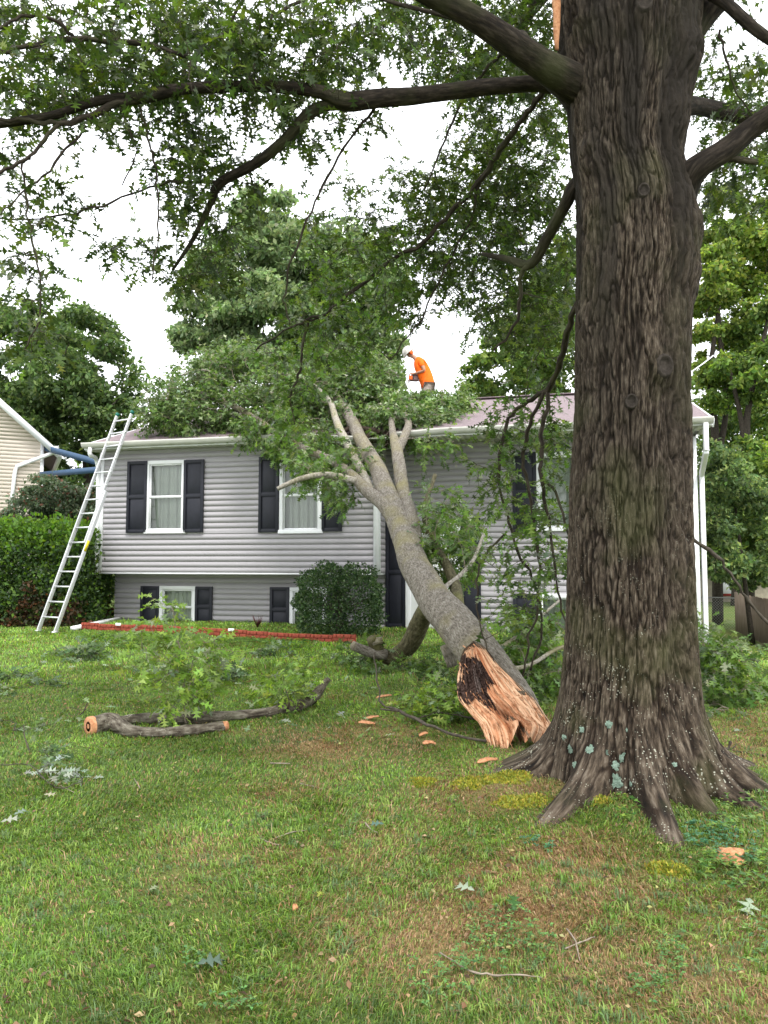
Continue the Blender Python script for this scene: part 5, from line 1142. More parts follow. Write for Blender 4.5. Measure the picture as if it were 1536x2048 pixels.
FBF = [(550, 850, 55, 40, 14.2, 15.2, 34), (600, 880, 50, 40, 13.8, 14.8, 30), (640, 900, 50, 40, 13.2, 14.2, 26), (560, 900, 40, 20, 14, 14.6, 10), (600, 955, 40, 30, 12.2, 13.2, 12), (680, 945, 40, 40, 12.2, 13.4, 20), (690, 990, 20, 35, 12, 12.8, 9), (500, 860, 30, 25, 14.4, 15, 12), (700, 920, 30, 30, 12.6, 13.6, 10),
 (870, 890, 40, 30, 13.2, 14.4, 12), (770, 880, 20, 25, 14, 14.8, 8), (840, 870, 30, 25, 13.8, 14.6, 8),
 (880, 1010, 50, 30, 11, 12.4, 16), (910, 1060, 50, 40, 10, 11.6, 22), (880, 1100, 40, 50, 9.8, 11.2, 18), (940, 1110, 35, 40, 9.4, 10.6, 12), (860, 1060, 20, 50, 10.4, 11.2, 8),
 (1060, 1250, 50, 35, 8, 9.2, 16), (1030, 1320, 50, 40, 7.6, 8.8, 16), (1090, 1330, 40, 50, 7.6, 8.8, 18), (1100, 1270, 30, 40, 8, 9, 8), (1060, 1380, 40, 30, 7.4, 8.2, 10),
 (1410, 1290, 25, 35, 7.8, 8.6, 14), (1450, 1320, 40, 35, 7.8, 8.6, 16), (1410, 1380, 30, 45, 7.4, 8.2, 14), (1460, 1380, 35, 45, 7.5, 8.3, 10), (1430, 1430, 45, 22, 7.2, 7.9, 14)]
def roof_lift(p):
    t_ = np.dot(p-O, U); o_ = np.dot(p-O, Nn)
    if -.3 < t_ < WID+.3 and EO-.2 < o_ < 9:
        zr = rz(min(max(o_, EO), 8)); 
        if p[2] < zr+.05: p[2] = zr+.05+random.random()*.15
    return p
def ground_lift(p): p[2] = max(p[2], gh(p[0], p[1])+.04); return p
pr1 = np.array([roof_lift(p) for p in blob_points(FBL)]); pr2 = np.array([ground_lift(p) for p in blob_points(FBF)])
tw = MB(); nod = nodes_of(fl)
en1 = grow(pr1, nod, tw, r0=.006, maxr=.022, wig=.15); en2 = grow(pr2, nod, tw, r0=.004, maxr=.014)
A1 = twig_sprays(en1, tw, 6, .42, .145, 7, .35, .8); A2 = twig_sprays(en2, tw, 5, .26, .115, 5, .45)
tw.build('twigs', M_TWIGL, fal, smooth=True)
pos, dv, up, sz = A1; n = len(pos)
for k in range(n):
    if pos[k, 1] > 13 : pos[k] = roof_lift(pos[k])
dep_ = pos[:, 1]*cP+(pos[:, 2]-1.6)*sP; qx = 768+F*pos[:, 0]/dep_; qy = 1024-F*((pos[:, 2]-1.6)*cP-pos[:, 1]*sP)/dep_
kp = ~((qx > 806) & (qx < 905) & (qy < 784)); pos, dv, up, sz = pos[kp], dv[kp], up[kp], sz[kp]; n = len(pos)      # kept clear where the worker has cut his standing place
br = .65+.7*fbm(pos[:, 0]*1.2, pos[:, 1]*1.2, pos[:, 2]*1.2, 2)
leaves('crown', pos, dv, up, sz, palette(n, *OAKW)*br[:, None], 'small', M_LEAF, fal)
pos, dv, up, sz = A2; n = len(pos); pos[:, 2] = np.maximum(pos[:, 2], gh(pos[:, 0], pos[:, 1])+.02)
leaves('hanging_leaves', pos, dv, up, sz, np.where((rng.random(n) < .62)[:, None], palette(n, *OAKL), palette(n, *OAKW)), 'oak', M_LEAF, fal)

# ================================================================== DEBRIS ON THE LAWN
def log_():
    t_ = empty('forked_log', gp(300, 1460), 'forked cut log lying on the lawn with pale sawn ends', 'log')
    def G(px, py, w_):
        Y = gp(px, py)[1]; p = P(px, py, Y); r = w_*.44*Y/F; p[2] = gh(p[0], Y)+r*.85; return p, r
    ends_ = []
    for l_ in ([(184, 1469, 44), (222, 1462, 42), (262, 1472, 27), (320, 1474, 22), (390, 1468, 22), (447, 1461, 22)],
               [(205, 1463, 28), (245, 1452, 24), (300, 1446, 23), (370, 1448, 26), (440, 1443, 25), (500, 1438, 22), (560, 1429, 24), (590, 1422, 28), (610, 1416, 24)]):
        g_ = [G(*a_) for a_ in l_]; p_ = np.array([a_ for a_, b_ in g_]); r_ = np.array([b_ for a_, b_ in g_])
        if len(l_) == 9: # last part rises
            ex_ = [P(632, 1390, p_[-1][1]), P(648, 1368, p_[-1][1]), P(658, 1358, p_[-1][1]-.02)]; p_ = np.vstack([p_, ex_]); r_ = np.append(r_, [.05, .035, .022])
        mb = MB(); mb.tube(p_, r_, 36, .02, noise=.16, rough=.018); mb.build('log', M_LOG, t_, smooth=True, bark=True); ends_.append((p_, r_))
    for (p_, r_), e_ in ((ends_[0], 0), (ends_[0], -1)):
        a_ = p_[e_]; d_ = unit(p_[0]-p_[1]) if e_ == 0 else unit(p_[-1]-p_[-2]); u_ = unit(np.cross(d_, Z)); v_ = np.cross(d_, u_); mb = MB(); K = 24
        V = [a_+d_*.036]; 
        for r2 in (.5, .97): V += [a_+d_*.035+(u_*math.cos(k/K*6.283)+v_*math.sin(k/K*6.283))*r_[e_]*r2 for k in range(K)]
        V += [a_-d_*.01+(u_*math.cos(k/K*6.283)+v_*math.sin(k/K*6.283))*r_[e_]*.99 for k in range(K)]
        mb.add(V, [[1+s*K+k, 1+s*K+(k+1) % K, 1+(s+1)*K+(k+1) % K, 1+(s+1)*K+k] for s in (0, 1) for k in range(K)], [[0, 1+k, 1+(k+1) % K] for k in range(K)])
        mb.build('sawn_end', M_CHIP, t_)
    mb = MB(); q_ = G(395, 1452, 20)[0]
    for px, py in ((575, 1400), (620, 1392), (430, 1440)):
        c_ = P(px, py+18, ends_[1][0][5][1]); mb.tube(np.array([c_, c_+np.array([.02, 0, .06])]), [.014, .006], 6)
    mb.build('knot', M_LOG, t_, smooth=True)
    return ends_
lg = log_()
SHOOT = ([(.11, .19, .03), (.17, .28, .045), (.24, .34, .06), (.24, .29, .17)], [3, 4, 2, 1])
def sprig(label, blobs, root_px, n_per=9, size=.10, cols=OAKL, spread=.09, name='leafy_sprig', cat='branch', stems=None, group=None, mat_=None, root_lift=0):
    r0 = gp(*root_px); r0[2] += root_lift
    t_ = empty(name, r0, label, cat, group); tw = MB(); nods = [r0]
    if stems:
        for st in stems:
            p_, r_ = trace(st); r_ = r_*.72; q4 = catmull(np.column_stack([p_, r_]), 4); p_, r_ = q4[:, :3], q4[:, 3]
            lj = np.linalg.norm(p_[-1]-p_[0])*.005; p_ = p_+rng.standard_normal(p_.shape)*min(.009, lj)*(np.arange(len(p_)) > 0)[:, None]; p_[:, 2] = np.maximum(p_[:, 2], gh(p_[:, 0], p_[:, 1])+r_); tw.tube(p_, r_*(1+.25*rng.standard_normal(len(r_)).clip(-1, 1)), 8, .05, noise=.2); nods.append(catmull(p_, 8))
        nods = np.vstack(nods)
    else: nods = np.array([r0])
    pts = blob_points(blobs)
    if len(pts):
        pts[:, 2] = np.maximum(pts[:, 2], gh(pts[:, 0], pts[:, 1])+.03)
        en = grow(pts, nods, tw, r0=.002, maxr=.006)
        if n_per: SP = twig_sprays(en, tw, 4, spread*1.9, size*1.1, max(3, n_per//2), .2, .8)
    tw.build('stem', mat_ or M_TWIG, t_, smooth=True)
    if len(pts) and n_per:
        pos, dv, up, sz = SP; pos[:, 2] = np.maximum(pos[:, 2], gh(pos[:, 0], pos[:, 1])+.015)
        leaves('foliage', pos, dv, up, sz, palette(len(pos), *cols), 'oak', M_LEAF, t_)
    return t_
sprig('upright leafy oak shoot standing inside the forked log', [(345, 1215, 20, 22, 6.7, 6.9, 3), (350, 1265, 40, 20, 6.5, 7.1, 5), (330, 1320, 60, 25, 6.5, 7.1, 7), (380, 1320, 60, 30, 6.5, 7.1, 8), (340, 1370, 60, 25, 6.5, 7.0, 7), (425, 1300, 45, 30, 6.6, 7.2, 5), (330, 1405, 40, 15, 6.5, 6.8, 4), (400, 1390, 40, 20, 6.5, 7, 4), (290, 1280, 25, 40, 6.6, 7, 4), (410, 1370, 30, 20, 6.6, 7, 4)],
      (370, 1455), 8, .09, SHOOT, .085, name='leafy_shoot', stems=[[(372, 1448, 6.75, 5), (369, 1400, 6.75, 5), (366, 1330, 6.75, 4), (352, 1260, 6.75, 3), (345, 1215, 6.75, 2)], [(366, 1350, 6.75, 3), (320, 1300, 6.7, 2), (300, 1250, 6.7, 1.5)], [(368, 1380, 6.75, 3), (410, 1340, 6.9, 2), (440, 1290, 7, 1.5)]], mat_=M_TWIGL)
sprig('bright green oak foliage behind the long end of the forked log', [(560, 1370, 50, 25, 7.2, 7.8, 12), (600, 1385, 30, 15, 7.2, 7.7, 6), (540, 1395, 30, 10, 7.2, 7.6, 5), (610, 1340, 25, 18, 7.3, 7.8, 4)], (570, 1412), 9, .085, SHOOT, .08,
      stems=[[(580, 1420, 7.2, 4), (575, 1390, 7.3, 3), (565, 1350, 7.4, 2)]])
sprig('clump of oak leaves between the log and the torn trunk base', [(860, 1410, 40, 28, 7., 7.6, 15), (900, 1420, 40, 30, 6.9, 7.5, 14), (840, 1440, 30, 12, 6.8, 7.2, 6), (900, 1375, 40, 20, 7.4, 8, 8)], (880, 1440), 9, .095, SHOOT, .09, stems=[[(960, 1440, 6.9, 6), (880, 1425, 7., 4), (830, 1440, 6.9, 3)]])
PILE = ([(.05, .10, .03), (.11, .17, .07), (.22, .28, .17), (.10, .17, .03)], [3, 3, 2, 2])
sprig('wilted pale leaf heap on the lawn in front of the ladder', [(165, 1308, 42, 12, 10.6, 11.4, 16), (175, 1295, 18, 8, 10.8, 11.2, 6)], (165, 1320), 10, .10, PILE, .11, name='leaf_heap', cat='leaf heap')
sprig('low heap of leaves in front of the red edging below the round bush', [(545, 1310, 35, 10, 11, 11.8, 12)], (545, 1318), 10, .10, PILE, .11, name='leaf_heap', cat='leaf heap')
sprig('pale wilted leaves lying behind the leafy shoot', [(455, 1355, 40, 14, 8.8, 9.6, 13), (330, 1355, 40, 10, 9, 9.6, 6)], (450, 1365), 9, .10, PILE, .1, name='leaf_heap', cat='leaf heap')
sprig('scatter of leaves and bark under the leaning trunk beside the propping limb', [(720, 1305, 40, 14, 10, 10.8, 14), (840, 1330, 40, 15, 9.2, 10, 12), (760, 1335, 50, 10, 9.4, 10, 8), (880, 1345, 50, 15, 8.6, 9.4, 10)], (780, 1345), 9, .10, OAKW, .1, name='leaf_heap', cat='leaf heap')
sprig('silvery oak sprig on the grass at the left edge of the lawn', [(80, 1545, 50, 18, 5.0, 5.6, 3), (130, 1555, 25, 10, 5., 5.3, 3), (150, 1560, 20, 8, 5, 5.2, 2)], (90, 1560), 3, .065, ([(.2, .26, .18), (.30, .35, .28), (.1, .16, .05)], [2, 2, 1]), .06, stems=[[(0, 1530, 5.3, 2.5), (60, 1530, 5.4, 3), (110, 1575, 5.0, 3), (160, 1565, 5, 2)]])
sprig('grey green oak sprig lying flat at the far left of the lawn', [(40, 1470, 40, 10, 6.4, 6.8, 3), (100, 1520, 40, 12, 5.6, 6, 4)], (60, 1510), 3, .07, PILE, .06, stems=[[(20, 1565, 5.2, 2.5), (55, 1545, 5.4, 3), (75, 1515, 5.7, 2)]])
sprig('small wilted sprig below the heap on the left lawn', [(50, 1350, 40, 8, 8.8, 9.4, 6), (110, 1375, 25, 8, 8.4, 8.8, 4), (15, 1380, 25, 8, 8.2, 8.8, 3)], (60, 1375), 6, .10, PILE, .08)
sprig('dark bare twig cluster on the lawn above the sawn log end', [(150, 1425, 35, 18, 7, 7.4, 6)], (160, 1435), 0, .1, stems=[[(140, 1442, 7.1, 3), (165, 1425, 7.1, 4), (175, 1405, 7.1, 2)]], name='twig', cat='twig')
sprig('long thin dark branch trailing across the grass left of the torn base', [(820, 1425, 40, 6, 7, 7.4, 4)], (960, 1480), 0, .1, stems=[[(972, 1482, 6.15, 7), (900, 1466, 6.3, 8), (840, 1442, 6.7, 8), (800, 1422, 7.0, 7), (765, 1410, 7.1, 5), (758, 1370, 7.2, 4), (750, 1330, 7.3, 4), (748, 1305, 7.3, 3)], [(800, 1422, 7, 5), (760, 1418, 7, 4)]], name='fallen_branch', cat='branch')
sprig('thin bare branch arching down behind the oak to the fence side', [(1440, 1150, 20, 30, 6.5, 6.8, 3)], (1590, 1330), 0, .1, stems=[[(1320, 1020, 6.6, 8), (1385, 1076, 6.6, 9), (1430, 1112, 6.6, 9), (1470, 1160, 6.6, 8), (1500, 1205, 6.6, 8), (1540, 1252, 6.6, 7), (1640, 1390, 6.6, 6), (1700, 1480, 6.5, 5)], [(1388, 1076, 6.6, 4), (1380, 1040, 6.6, 3), (1375, 1010, 6.6, 2)]], name='fallen_branch', cat='branch')
sprig('dark upright twig stub on the grass right of the oak roots', [(1470, 1490, 20, 15, 5.8, 6, 3)], (1450, 1520), 0, .1, stems=[[(1445, 1518, 5.9, 8), (1455, 1500, 5.9, 9), (1462, 1482, 5.9, 6)], [(1450, 1515, 5.9, 6), (1500, 1528, 5.8, 5), (1560, 1530, 5.7, 4)], [(1455, 1505, 5.9, 4), (1472, 1490, 5.9, 3)]], name='fallen_branch', cat='branch')
sprig('dark twig at the lower right edge of the lawn', [], (1480, 1800), 0, .1, stems=[[(1478, 1803, 3.6, 5), (1510, 1780, 3.7, 5), (1560, 1745, 3.8, 5)]], name='twig', cat='twig')
for st, lb in (([(880, 1908, 3, 4), (940, 1945, 2.9, 5), (985, 1952, 2.9, 5), (1040, 1952, 2.9, 4), (1085, 1958, 2.9, 2)], 'crooked brown twig low in the middle of the foreground grass'),
               ([(1133, 1860, 3.2, 4), (1150, 1885, 3.2, 4), (1160, 1925, 3.1, 3)], 'short pale twig right of centre in the foreground grass'),
               ([(1130, 1900, 3.2, 3), (1160, 1888, 3.2, 4), (1190, 1876, 3.25, 4)], 'short dark twig crossing the pale one in the foreground'),
               ([(520, 1680, 4.2, 4), (545, 1690, 4.2, 4), (558, 1693, 4.2, 3)], 'short pale twig on the lawn below the log, left of the dry patch'),
               ([(550, 1680, 4.3, 2.5), (580, 1668, 4.3, 3), (610, 1664, 4.3, 2)], 'thin twig lying beside the short pale one on the mid lawn'),
               ([(730, 1648, 4.5, 4), (742, 1662, 4.4, 4), (755, 1668, 4.4, 3)], 'stubby twig with a grey leaf on the middle lawn'),
               ([(600, 1570, 5.1, 2.5), (650, 1582, 5, 3), (655, 1585, 5, 2)], 'thin straight twig on the dry patch below the log'),
               ([(540, 1529, 5.6, 3), (580, 1530, 5.6, 3)], 'small straight twig just under the long end of the log'),
               ([(95, 1530, 5.6, 3), (97, 1555, 5.4, 2), (150, 1590, 5.0, 2)], 'curved pale twig among the silvery leaves on the left'),
               ([(268, 1560, 5.2, 2.5), (280, 1580, 5.1, 2.5)], 'tiny pale twig on the left lawn below the sawn end')):
    st2 = []
    for px, py, Y, w_ in st: Yg = gp(px, py)[1]; st2.append((px, py-3, Yg-.02, w_))
    sprig(lb, [], (st[0][0], st[0][1]), 0, stems=[st2], name='twig', cat='twig', mat_=M_TWIGL)
# wood chips, each a wedge of torn wood
def chip(px, py, L_, w_, az, label):
    c_ = gp(px, py); n = 9; mb = MB(); V = []
    for i in range(n):
        t_ = i/(n-1); ww = w_*(math.sin(math.pi*min(.99, max(.01, t_**.7)))**.9)*(1+.35*random.uniform(-1, 1)); zz = .016+.012*math.sin(t_*3)+random.uniform(-.003, .003)
        V += [((t_-.5)*L_, -ww/2, zz), ((t_-.5)*L_, ww/2*random.uniform(.8, 1.1), zz+.010), ((t_-.5)*L_, ww/2, zz+.002), ((t_-.5)*L_, -ww/2, zz-.008)]
    Q_ = [[i*4+j, i*4+4+j, i*4+4+(j+1) % 4, i*4+(j+1) % 4] for i in range(n-1) for j in range(4)]+[[3, 2, 1, 0], [n*4-4, n*4-3, n*4-2, n*4-1]]
    mb.add(V, Q_); o = mb.build('wood_chip', M_CHIP); o.location = c_+Z*.012; o.rotation_euler = (random.uniform(-.2, .2), random.uniform(-.2, .2), az); tag(o, label, 'wood chip', 'orange wood chips')
for a_ in ((745, 1442, .14, .06, .4, 'orange wood chip, upper one of the pair left of the torn base'), (733, 1453, .15, .05, -.1, 'orange wood chip, lower one of the pair left of the torn base'), (768, 1399, .17, .04, .1, 'flat orange chip behind the trailing thin branch'),
           (848, 1476, .08, .04, .2, 'small wood chip between the pair and the torn base'), (858, 1494, .11, .04, .1, 'orange chip in front of the torn base, nearest to it'), (975, 1530, .16, .05, .3, 'long orange chip beside the yellow moss'), (590, 1832, .03, .02, .8, 'tiny orange chip in the foreground grass')): chip(*a_)
for k in range(5):
    a_ = gp(1445+18*k-20, 1712+random.uniform(-10, 10))
chip(1462, 1722, .16, .1, .2, 'broad orange bark scrap among weeds at the lower right'); chip(1475, 1735, .12, .07, 1., 'small orange bark scrap beside the broad one at the lower right')
# single fallen leaves
def fleaf(px, py, size, az, tilt, col, label):
    c_ = gp(px, py); c_[2] += .035; d_ = np.array([[math.cos(az), math.sin(az), tilt]]); u_ = np.array([[.1, -.35, 1.]])
    o = leaves('fallen_leaf', np.array([[0., 0, 0]]), d_, u_, np.array([size*.8]), np.array([col]), 'oak', M_LEAF); o.location = c_; tag(o, label, 'leaf', 'loose oak leaves on the grass')
    md = o.modifiers.new('s', 'SOLIDIFY'); md.thickness = .0012
for a_ in ((945, 1795, .12, 2.6, .2, (.32, .38, .28), 'pale silvery oak leaf on the dry grass below the oak roots'), (1500, 1815, .15, 4.2, -.1, (.33, .4, .28), 'large pale green oak leaf at the lower right edge'),
           (400, 1945, .12, .3, .2, (.10, .15, .11), 'blue grey oak leaf in the foreground left of centre'), (636, 1808, .06, 1.2, .3, (.3, .35, .06), 'small yellow green leaf in the foreground'), (5, 1655, .12, .3, .3, (.34, .36, .28), 'whitish oak leaf at the left edge'),
           (30, 1640, .10, 1, .2, (.2, .26, .2), 'grey green leaf beside the whitish one at the left edge'), (765, 1660, .10, 3, .1, (.1, .18, .14), 'dark grey green leaf beside the stubby twig'), (300, 1795, .06, 1, .2, (.25, .28, .16), 'small olive leaf on the left foreground grass'),
           (1470, 1470, .1, .6, .2, (.25, .3, .2), 'pale leaf on the grass right of the oak behind the twig stub'), (90, 1600, .09, .1, .1, (.38, .36, .25), 'cream coloured leaf lying on the left lawn'), (205, 1565, .1, 2.9, .1, (.3, .35, .27), 'silver leaf between the two left sprigs'),
           (1028, 1835, .12, 1.4, .5, (.05, .12, .03), 'dark green oak leaf standing in the clover in the foreground'), (575, 1310, .1, 1.4, .5, (.25, .3, .2), 'pale leaf near the low heap by the bush')): fleaf(*a_)
# moss cushions
def moss(px, py, rx, ry, h, label):
    c_ = gp(px, py); n = 60; g_ = np.linspace(-1, 1, n); A_, B2 = np.meshgrid(g_, g_); X = c_[0]+A_*rx; Y = c_[1]+B2*ry
    rr = np.hypot(A_, B2)+1.1*(fbm(X*7, Y*7, 0*X, 3)-.45); z = gh(X, Y)-.02+h*np.clip(1-rr, -.3, 1)**.7 if False else gh(X, Y)-.03+(h*.7+.03)*np.sqrt(np.clip(1-rr**2, 0, 1))+.014*(fbm(X*30, Y*30, 0*X, 3)-.5)
    V = np.stack([X, Y, z], -1).reshape(-1, 3); i = np.arange(n-1)[:, None]*n; j = np.arange(n-1)[None]; Q = np.stack([i+j, i+j+1, i+n+j+1, i+n+j], -1).reshape(-1, 4)
    mo = tag(mesh_np('moss_patch', V, None, Q, M_MOSS, None, True), label, 'moss', kind='stuff')
    k = rng.choice(np.nonzero(rr.ravel() < .95)[0], 900); b0 = V[k]+rng.standard_normal((900, 3))*[.006, .006, .001]; dd_ = rng.standard_normal((900, 3))*.5+Z
    leaves('moss_tufts', b0, dd_, rng.standard_normal((900, 3)), .018*rng.uniform(.5, 1.4, 900), palette(900, [(.14, .18, .025), (.27, .28, .035), (.37, .30, .05)], [2, 2, 1]), 'oval', M_GRASS).parent = mo
moss(1010, 1558, .22, .14, .05, 'golden green moss cushion at the foot of the left root'); moss(935, 1570, .20, .12, .03, 'flat yellow moss left of the golden cushion'); moss(850, 1565, .12, .1, .02, 'thin yellow moss furthest left from the oak')
moss(1040, 1605, .2, .12, .035, 'green yellow moss below the golden cushion'); moss(1340, 1745, .15, .12, .03, 'yellow moss in front of the forward oak root'); moss(1195, 1605, .14, .08, .04, 'moss tucked between the two front roots of the oak')
# weeds: clover, leafy plants in the grass
def weeds(spots, name, label, size, cols, h, kind='oval'):
    pos, dv, up, sz = [], [], [], []
    for px, py, rx, ry, n in spots:
        for _ in range(n):
            q = gp(px+rx*random.uniform(-1, 1), py+ry*random.uniform(-1, 1)); k = 3; a0 = random.random()*6.28; hh = h*random.uniform(.4, 1.2)
            for j in range(k):
                a_ = a0+j*2.09; pos.append(q+Z*hh); dv.append((math.cos(a_), math.sin(a_), .15)); up.append((random.uniform(-.3, .3), random.uniform(-.3, .3), 1)); sz.append(size*random.uniform(.6, 1.3))
    n = len(pos); tag(leaves(name, np.array(pos), np.array(dv), np.array(up), np.array(sz), palette(n, *cols), kind, M_LEAF), label, 'weeds', kind='stuff')
CLV = ([(.07, .16, .05), (.12, .24, .07), (.2, .3, .08)], [3, 3, 1])
weeds([(1420, 1675, 50, 25, 90), (1470, 1700, 45, 30, 50), (1060, 1690, 15, 12, 14), (1100, 1705, 12, 10, 10)], 'clover', 'blue green clover growing at the front roots of the oak', .022, ([(.05, .15, .08), (.09, .22, .11)], [1, 1]), .04)
weeds([(1010, 1870, 70, 40, 80), (960, 1930, 60, 25, 35), (1340, 1930, 30, 50, 50), (1500, 1900, 40, 60, 30), (1080, 1900, 30, 30, 25), (1300, 1990, 40, 30, 30), (880, 1980, 60, 40, 40), (460, 2020, 60, 20, 30), (380, 1940, 30, 20, 15)], 'clover', 'light green clover scattered through the foreground lawn', .018, CLV, .05)
weeds([(1480, 1640, 60, 40, 40), (1500, 1760, 50, 40, 40), (1440, 1740, 40, 20, 24), (1250, 1625, 25, 25, 14)], 'leafy_weeds', 'broad leaved weeds around the right roots of the oak', .05, ([(.06, .14, .03), (.12, .22, .04), (.2, .28, .05)], [2, 2, 1]), .06, 'small')
weeds([(400, 1290, 230, 10, 300), (900, 1300, 60, 12, 60), (260, 1278, 100, 6, 90)], 'leafy_weeds', 'low leafy ground cover in front of the red edging', .075, ([(.05, .11, .02), (.09, .17, .03), (.15, .24, .05)], [2, 3, 1]), .06)
# small red plant in the bed
p0 = P(515, 1262, 14.9); p0[2] = gh(p0[0], p0[1]); t_ = empty('spiky_plant', p0, 'small dark red spiky plant behind the edging', 'plant'); mb = MB()
for k in range(16):
    a_ = k/16*6.28; d_ = np.array([math.cos(a_)*.5, math.sin(a_)*.5, .7+random.random()*.5]); mb.tube(np.array([p0, p0+d_*.12, p0+d_*.22]), [.008, .007, .001], 4)
mb.build('leaf', mat('dark_red_leaf', (.07, .02, .02), .6), t_)
# utility line seen at far right
mb = MB(); mb.tube(np.array([P(1385, 742, 14.5)-np.array([0., 0, 0]), P(1405, 728, 15), P(1427, 711, 15.6)]), [.012, .012, .012], 6, .5)
tag(mb.build('service_cable', M_TRIM), 'short pale service cable above the right end of the house beside the trunk', 'cable')

# ================================================================== THE TREE WORKER
def person():
    tm, om = onwall(855, 800, 4.6)[0], 4.6
    foot = Wp(tm, om, rz(om)+.03); Ym = foot[1]; s_ = Ym/F
    root = empty('person', foot, 'worker in orange shirt and white helmet bending with a chainsaw on the roof', 'person')
    fw = np.array([-.985, -.17, 0]); sd_ = np.array([-.17, .985, 0])      # forward (to the left), side (away from the camera)
    def q(px, py, side=0.): p = P(px, py, Ym); return p+sd_*side
    def skin(name, m, verts, edges, parent=root, sub=2):
        me = bpy.data.meshes.new(name); me.from_pydata([tuple(v[0]) for v in verts], [], []); me.clear_geometry()
        me.from_pydata([tuple(v[0]) for v in verts], edges, []); me.materials.append(m); o = bpy.data.objects.new(name, me); COL.objects.link(o)
        sk = o.modifiers.new('skin', 'SKIN'); sk.use_smooth_shade = True
        for i_, v in enumerate(verts): r = v[1]; o.data.skin_vertices[0].data[i_].radius = (r, r) if np.isscalar(r) else r
        o.data.skin_vertices[0].data[0].use_root = True
        su = o.modifiers.new('sub', 'SUBSURF'); su.levels = sub; su.render_levels = sub
        par(o, parent); return o
    M_SKIN = mat('skin', (.38, .2, .13), .55, .3); M_OR = mat('orange_shirt', (.9, .15, .01), .75, .2, var=.12, vscale=8, bump=1., bscale=9)
    M_CAM = mat('camouflage_cloth', (.10, .085, .065), .85, .2, col2=(.36, .31, .27), vscale=9); M_HEL = mat('white_helmet', (.30, .28, .25), .5, .3, col2=(.62, .6, .56), vscale=16)
    hip = q(856, 772); ch = q(846, 742); sh = q(838, 724); nk = q(830, 715); hd = q(819, 707)
    fz = foot
    def side(v, k): return v+sd_*k
    kn = [foot+fw*.10+Z*.40+sd_*-.12, foot+fw*.02+Z*.42+sd_*.14]; an = [foot+sd_*-.14+Z*.08, foot+sd_*.18+Z*.08-fw*.1]
    hands = [q(822, 749, -.10), q(833, 753, .12)]
    elb = [q(845, 746, -.24), q(846, 744, .24)]; shd = [side(sh, -.18)-Z*.02, side(sh, .18)-Z*.02]
    hpj = [side(hip, -.09)-Z*.05, side(hip, .09)-Z*.05]
    V = [(hip, .13), (q(851, 757), .125), (ch, .135), (sh, .11), (nk, .06), (q(824, 712), .055), (hd, .085), (hd+fw*.03+Z*.05, .085), (hd+fw*.06-Z*.06, .05),
         (shd[0], .07), (elb[0], .042), (hands[0]-fw*.06, .028), (shd[1], .07), (elb[1], .042), (hands[1]-fw*.06, .028),
         (hpj[0], .1), (kn[0], .062), (an[0], .042), (an[0]+fw*.16-Z*.03, .03), (hpj[1], .1), (kn[1], .062), (an[1], .042), (an[1]+fw*.16-Z*.03, .03),
         (hands[0], .034), (hands[1], .034)]
    E = [(0, 1), (1, 2), (2, 3), (3, 4), (4, 5), (5, 6), (6, 7), (6, 8), (3, 9), (9, 10), (10, 11), (3, 12), (12, 13), (13, 14), (0, 15), (15, 16), (16, 17), (17, 18), (0, 19), (19, 20), (20, 21), (21, 22), (11, 23), (14, 24)]
    for hi, hnd in ((23, hands[0]), (24, hands[1])):
        for k in range(4):
            b0 = hnd+fw*.035+sd_*(k-1.5)*.02; a_ = len(V); V += [(b0, .010), (b0+fw*.028-Z*(.012+.003*k), .009), (b0+fw*.02-Z*(.045+.004*k), .008)]; E += [(hi, a_), (a_, a_+1), (a_+1, a_+2)]
        a_ = len(V); V += [(hnd-Z*.02-sd_*.03, .011), (hnd+fw*.03-Z*.045-sd_*.02, .009)]; E += [(hi, a_), (a_, a_+1)]
    body = skin('body', M_SKIN, V, E)
    # nose, ear, eyes are part of the head's look
    S_ = [(q(858, 778), .20), (q(854, 763), .205), (q(848, 744), .21), (q(841, 728), .175), (q(831, 715.5), .12), (shd[0], .088), (elb[0]*.62+shd[0]*.38, .072), (shd[1], .088), (elb[1]*.62+shd[1]*.38, .072)]
    skin('shirt', M_OR, S_, [(0, 1), (1, 2), (2, 3), (3, 4), (3, 5), (5, 6), (3, 7), (7, 8)])
    T_ = [(hip+Z*.03, (.15, .17)), (hpj[0], .125), (kn[0]*.5+hpj[0]*.5, .11), (kn[0], .095), (kn[0]-Z*.12, .085), (an[0]+Z*.03, .07), (hpj[1], .125), (kn[1]*.5+hpj[1]*.5, .11), (kn[1], .095), (kn[1]-Z*.12, .085), (an[1]+Z*.03, .07)]
    skin('trousers', M_CAM, T_, [(0, 1), (1, 2), (2, 3), (3, 4), (4, 5), (0, 6), (6, 7), (7, 8), (8, 9), (9, 10)])
    for k in (0, 1):
        B3 = [(an[k]+Z*.02, .06), (an[k]-Z*.04, .055), (an[k]+fw*.10-Z*.05, .05), (an[k]+fw*.2-Z*.06, .038)]; skin('boot', M_WOODDK, B3, [(0, 1), (1, 2), (2, 3)])
    # helmet: dome tilted forward with a brim
    ax_ = unit(fw*.62+Z*.78); bx = unit(np.cross(ax_, sd_)); 
    if np.dot(bx, fw) < 0: bx = -bx
    hc = hd+ax_*.035; n1, n2 = 24, 10; V = []; Q_ = []
    for i_ in range(n2+1):
        ph = i_/n2*math.pi*.52
        for j_ in range(n1):
            th_ = j_/n1*6.283; rr_ = math.sin(ph)*.145; V.append(hc+ax_*math.cos(ph)*.165+bx*rr_*math.cos(th_)*1.12+sd_*rr_*math.sin(th_))
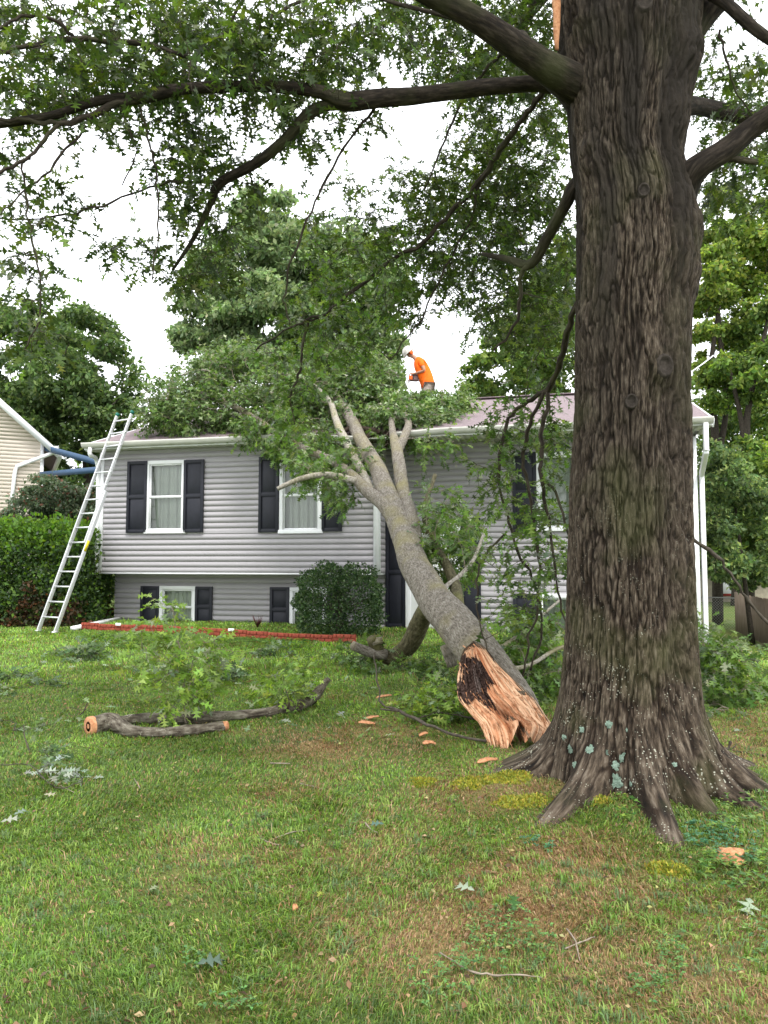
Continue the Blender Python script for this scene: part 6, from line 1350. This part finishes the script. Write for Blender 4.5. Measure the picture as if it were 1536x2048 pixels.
    for j_ in range(n1):
        th_ = j_/n1*6.283; fr_ = max(0, math.cos(th_)); V.append(hc-ax_*(.014+.012*fr_)+bx*(.150+.035*fr_)*math.cos(th_)*1.08+sd_*.150*math.sin(th_))
    for i_ in range(n2+1):
        for j_ in range(n1): Q_.append([i_*n1+j_, (i_+1)*n1+j_, (i_+1)*n1+(j_+1) % n1, i_*n1+(j_+1) % n1])
    hm = mesh_np('helmet', V, None, Q_, M_HEL, None, True); par(hm, root); md = hm.modifiers.new('s', 'SOLIDIFY'); md.thickness = .006
    for k in (-1, 1):
        c_ = hd+sd_*k*.115-ax_*.015-bx*.02; mb = MB(); mb.tube(np.array([c_-sd_*k*.03, c_, c_+sd_*k*.03]), [.045, .052, .040], 16); mb.build('ear_muff', mat('orange_plastic', (.9, .12, .01), .45), root, smooth=False, bevel=.006)
        mb = MB(); mb.tube(np.array([c_, c_+ax_*.06, c_+ax_*.11-sd_*k*.03]), [.008]*3, 6); mb.build('muff_arm', M_DARK, root)
        mb = MB(); e_ = hd+bx*.078-ax_*.03+sd_*k*.032
        V_, Q2, T2, _ = tube(np.array([e_-bx*.012, e_, e_+bx*.010]), np.array([.006, .011, .003]), 8); mb.add(V_, Q2, T2); mb.build('eye', M_DARK, root)
    mb = MB(); e_ = hd+bx*.085-ax_*.055; mb.tube(np.array([e_+ax_*.03, e_+bx*.02, e_-ax_*.005]), [.008, .016, .008], 8); mb.build('nose', M_SKIN, root, smooth=True)
    mb = MB(); e_ = hd+bx*.082-ax_*.09; mb.tube(np.array([e_-sd_*.022, e_+bx*.003, e_+sd_*.022]), [.003, .006, .003], 6); mb.build('mouth', mat('lips', (.25, .09, .07), .6), root)
    # chainsaw, held: its own thing
    sw = q(828, 757); cs = empty('chainsaw', sw, 'orange and grey chainsaw held by the worker on the roof', 'chainsaw')
    axs = (fw, sd_, Z); M_SAW = mat('saw_housing', (.16, .1, .1), .45, .4, var=.2, vscale=20)
    mb = MB(); mb.box(sw, (.22, .16, .14), axs); mb.box(sw-fw*.02+Z*.08, (.14, .12, .05), axs); mb.build('engine_body', M_SAW, cs, bevel=.025)
    mb = MB(); mb.tube(np.array([sw-fw*.1+Z*.05, sw-fw*.2+Z*.06, sw-fw*.26+Z*.02, sw-fw*.22-Z*.05, sw-fw*.1-Z*.06]), [.016]*5, 8, .03); mb.build('rear_handle', M_DARK, cs, smooth=True)
    mb = MB(); mb.tube(np.array([sw-sd_*.09-Z*.04+fw*.04, sw-sd_*.10+Z*.06+fw*.04, sw+Z*.115+fw*.04, sw+sd_*.09+Z*.06+fw*.04]), [.012]*4, 8, .03); mb.build('front_handle', M_DARK, cs, smooth=True)
    mb = MB(); mb.box(sw+fw*.11-sd_*.085, (.10, .02, .10), axs); mb.build('bar_cover', mat('orange_plastic', (.9, .12, .01)), cs, bevel=.006)
    gb = unit(fw*.6-Z*.8); mb = MB(); mb.bar(sw+fw*.08, sw+fw*.08+gb*.42, .012, .075, up=np.cross(gb, sd_)); mb.build('guide_bar', M_ALU, cs, bevel=.004)
person()
print('objects', len(bpy.data.objects))
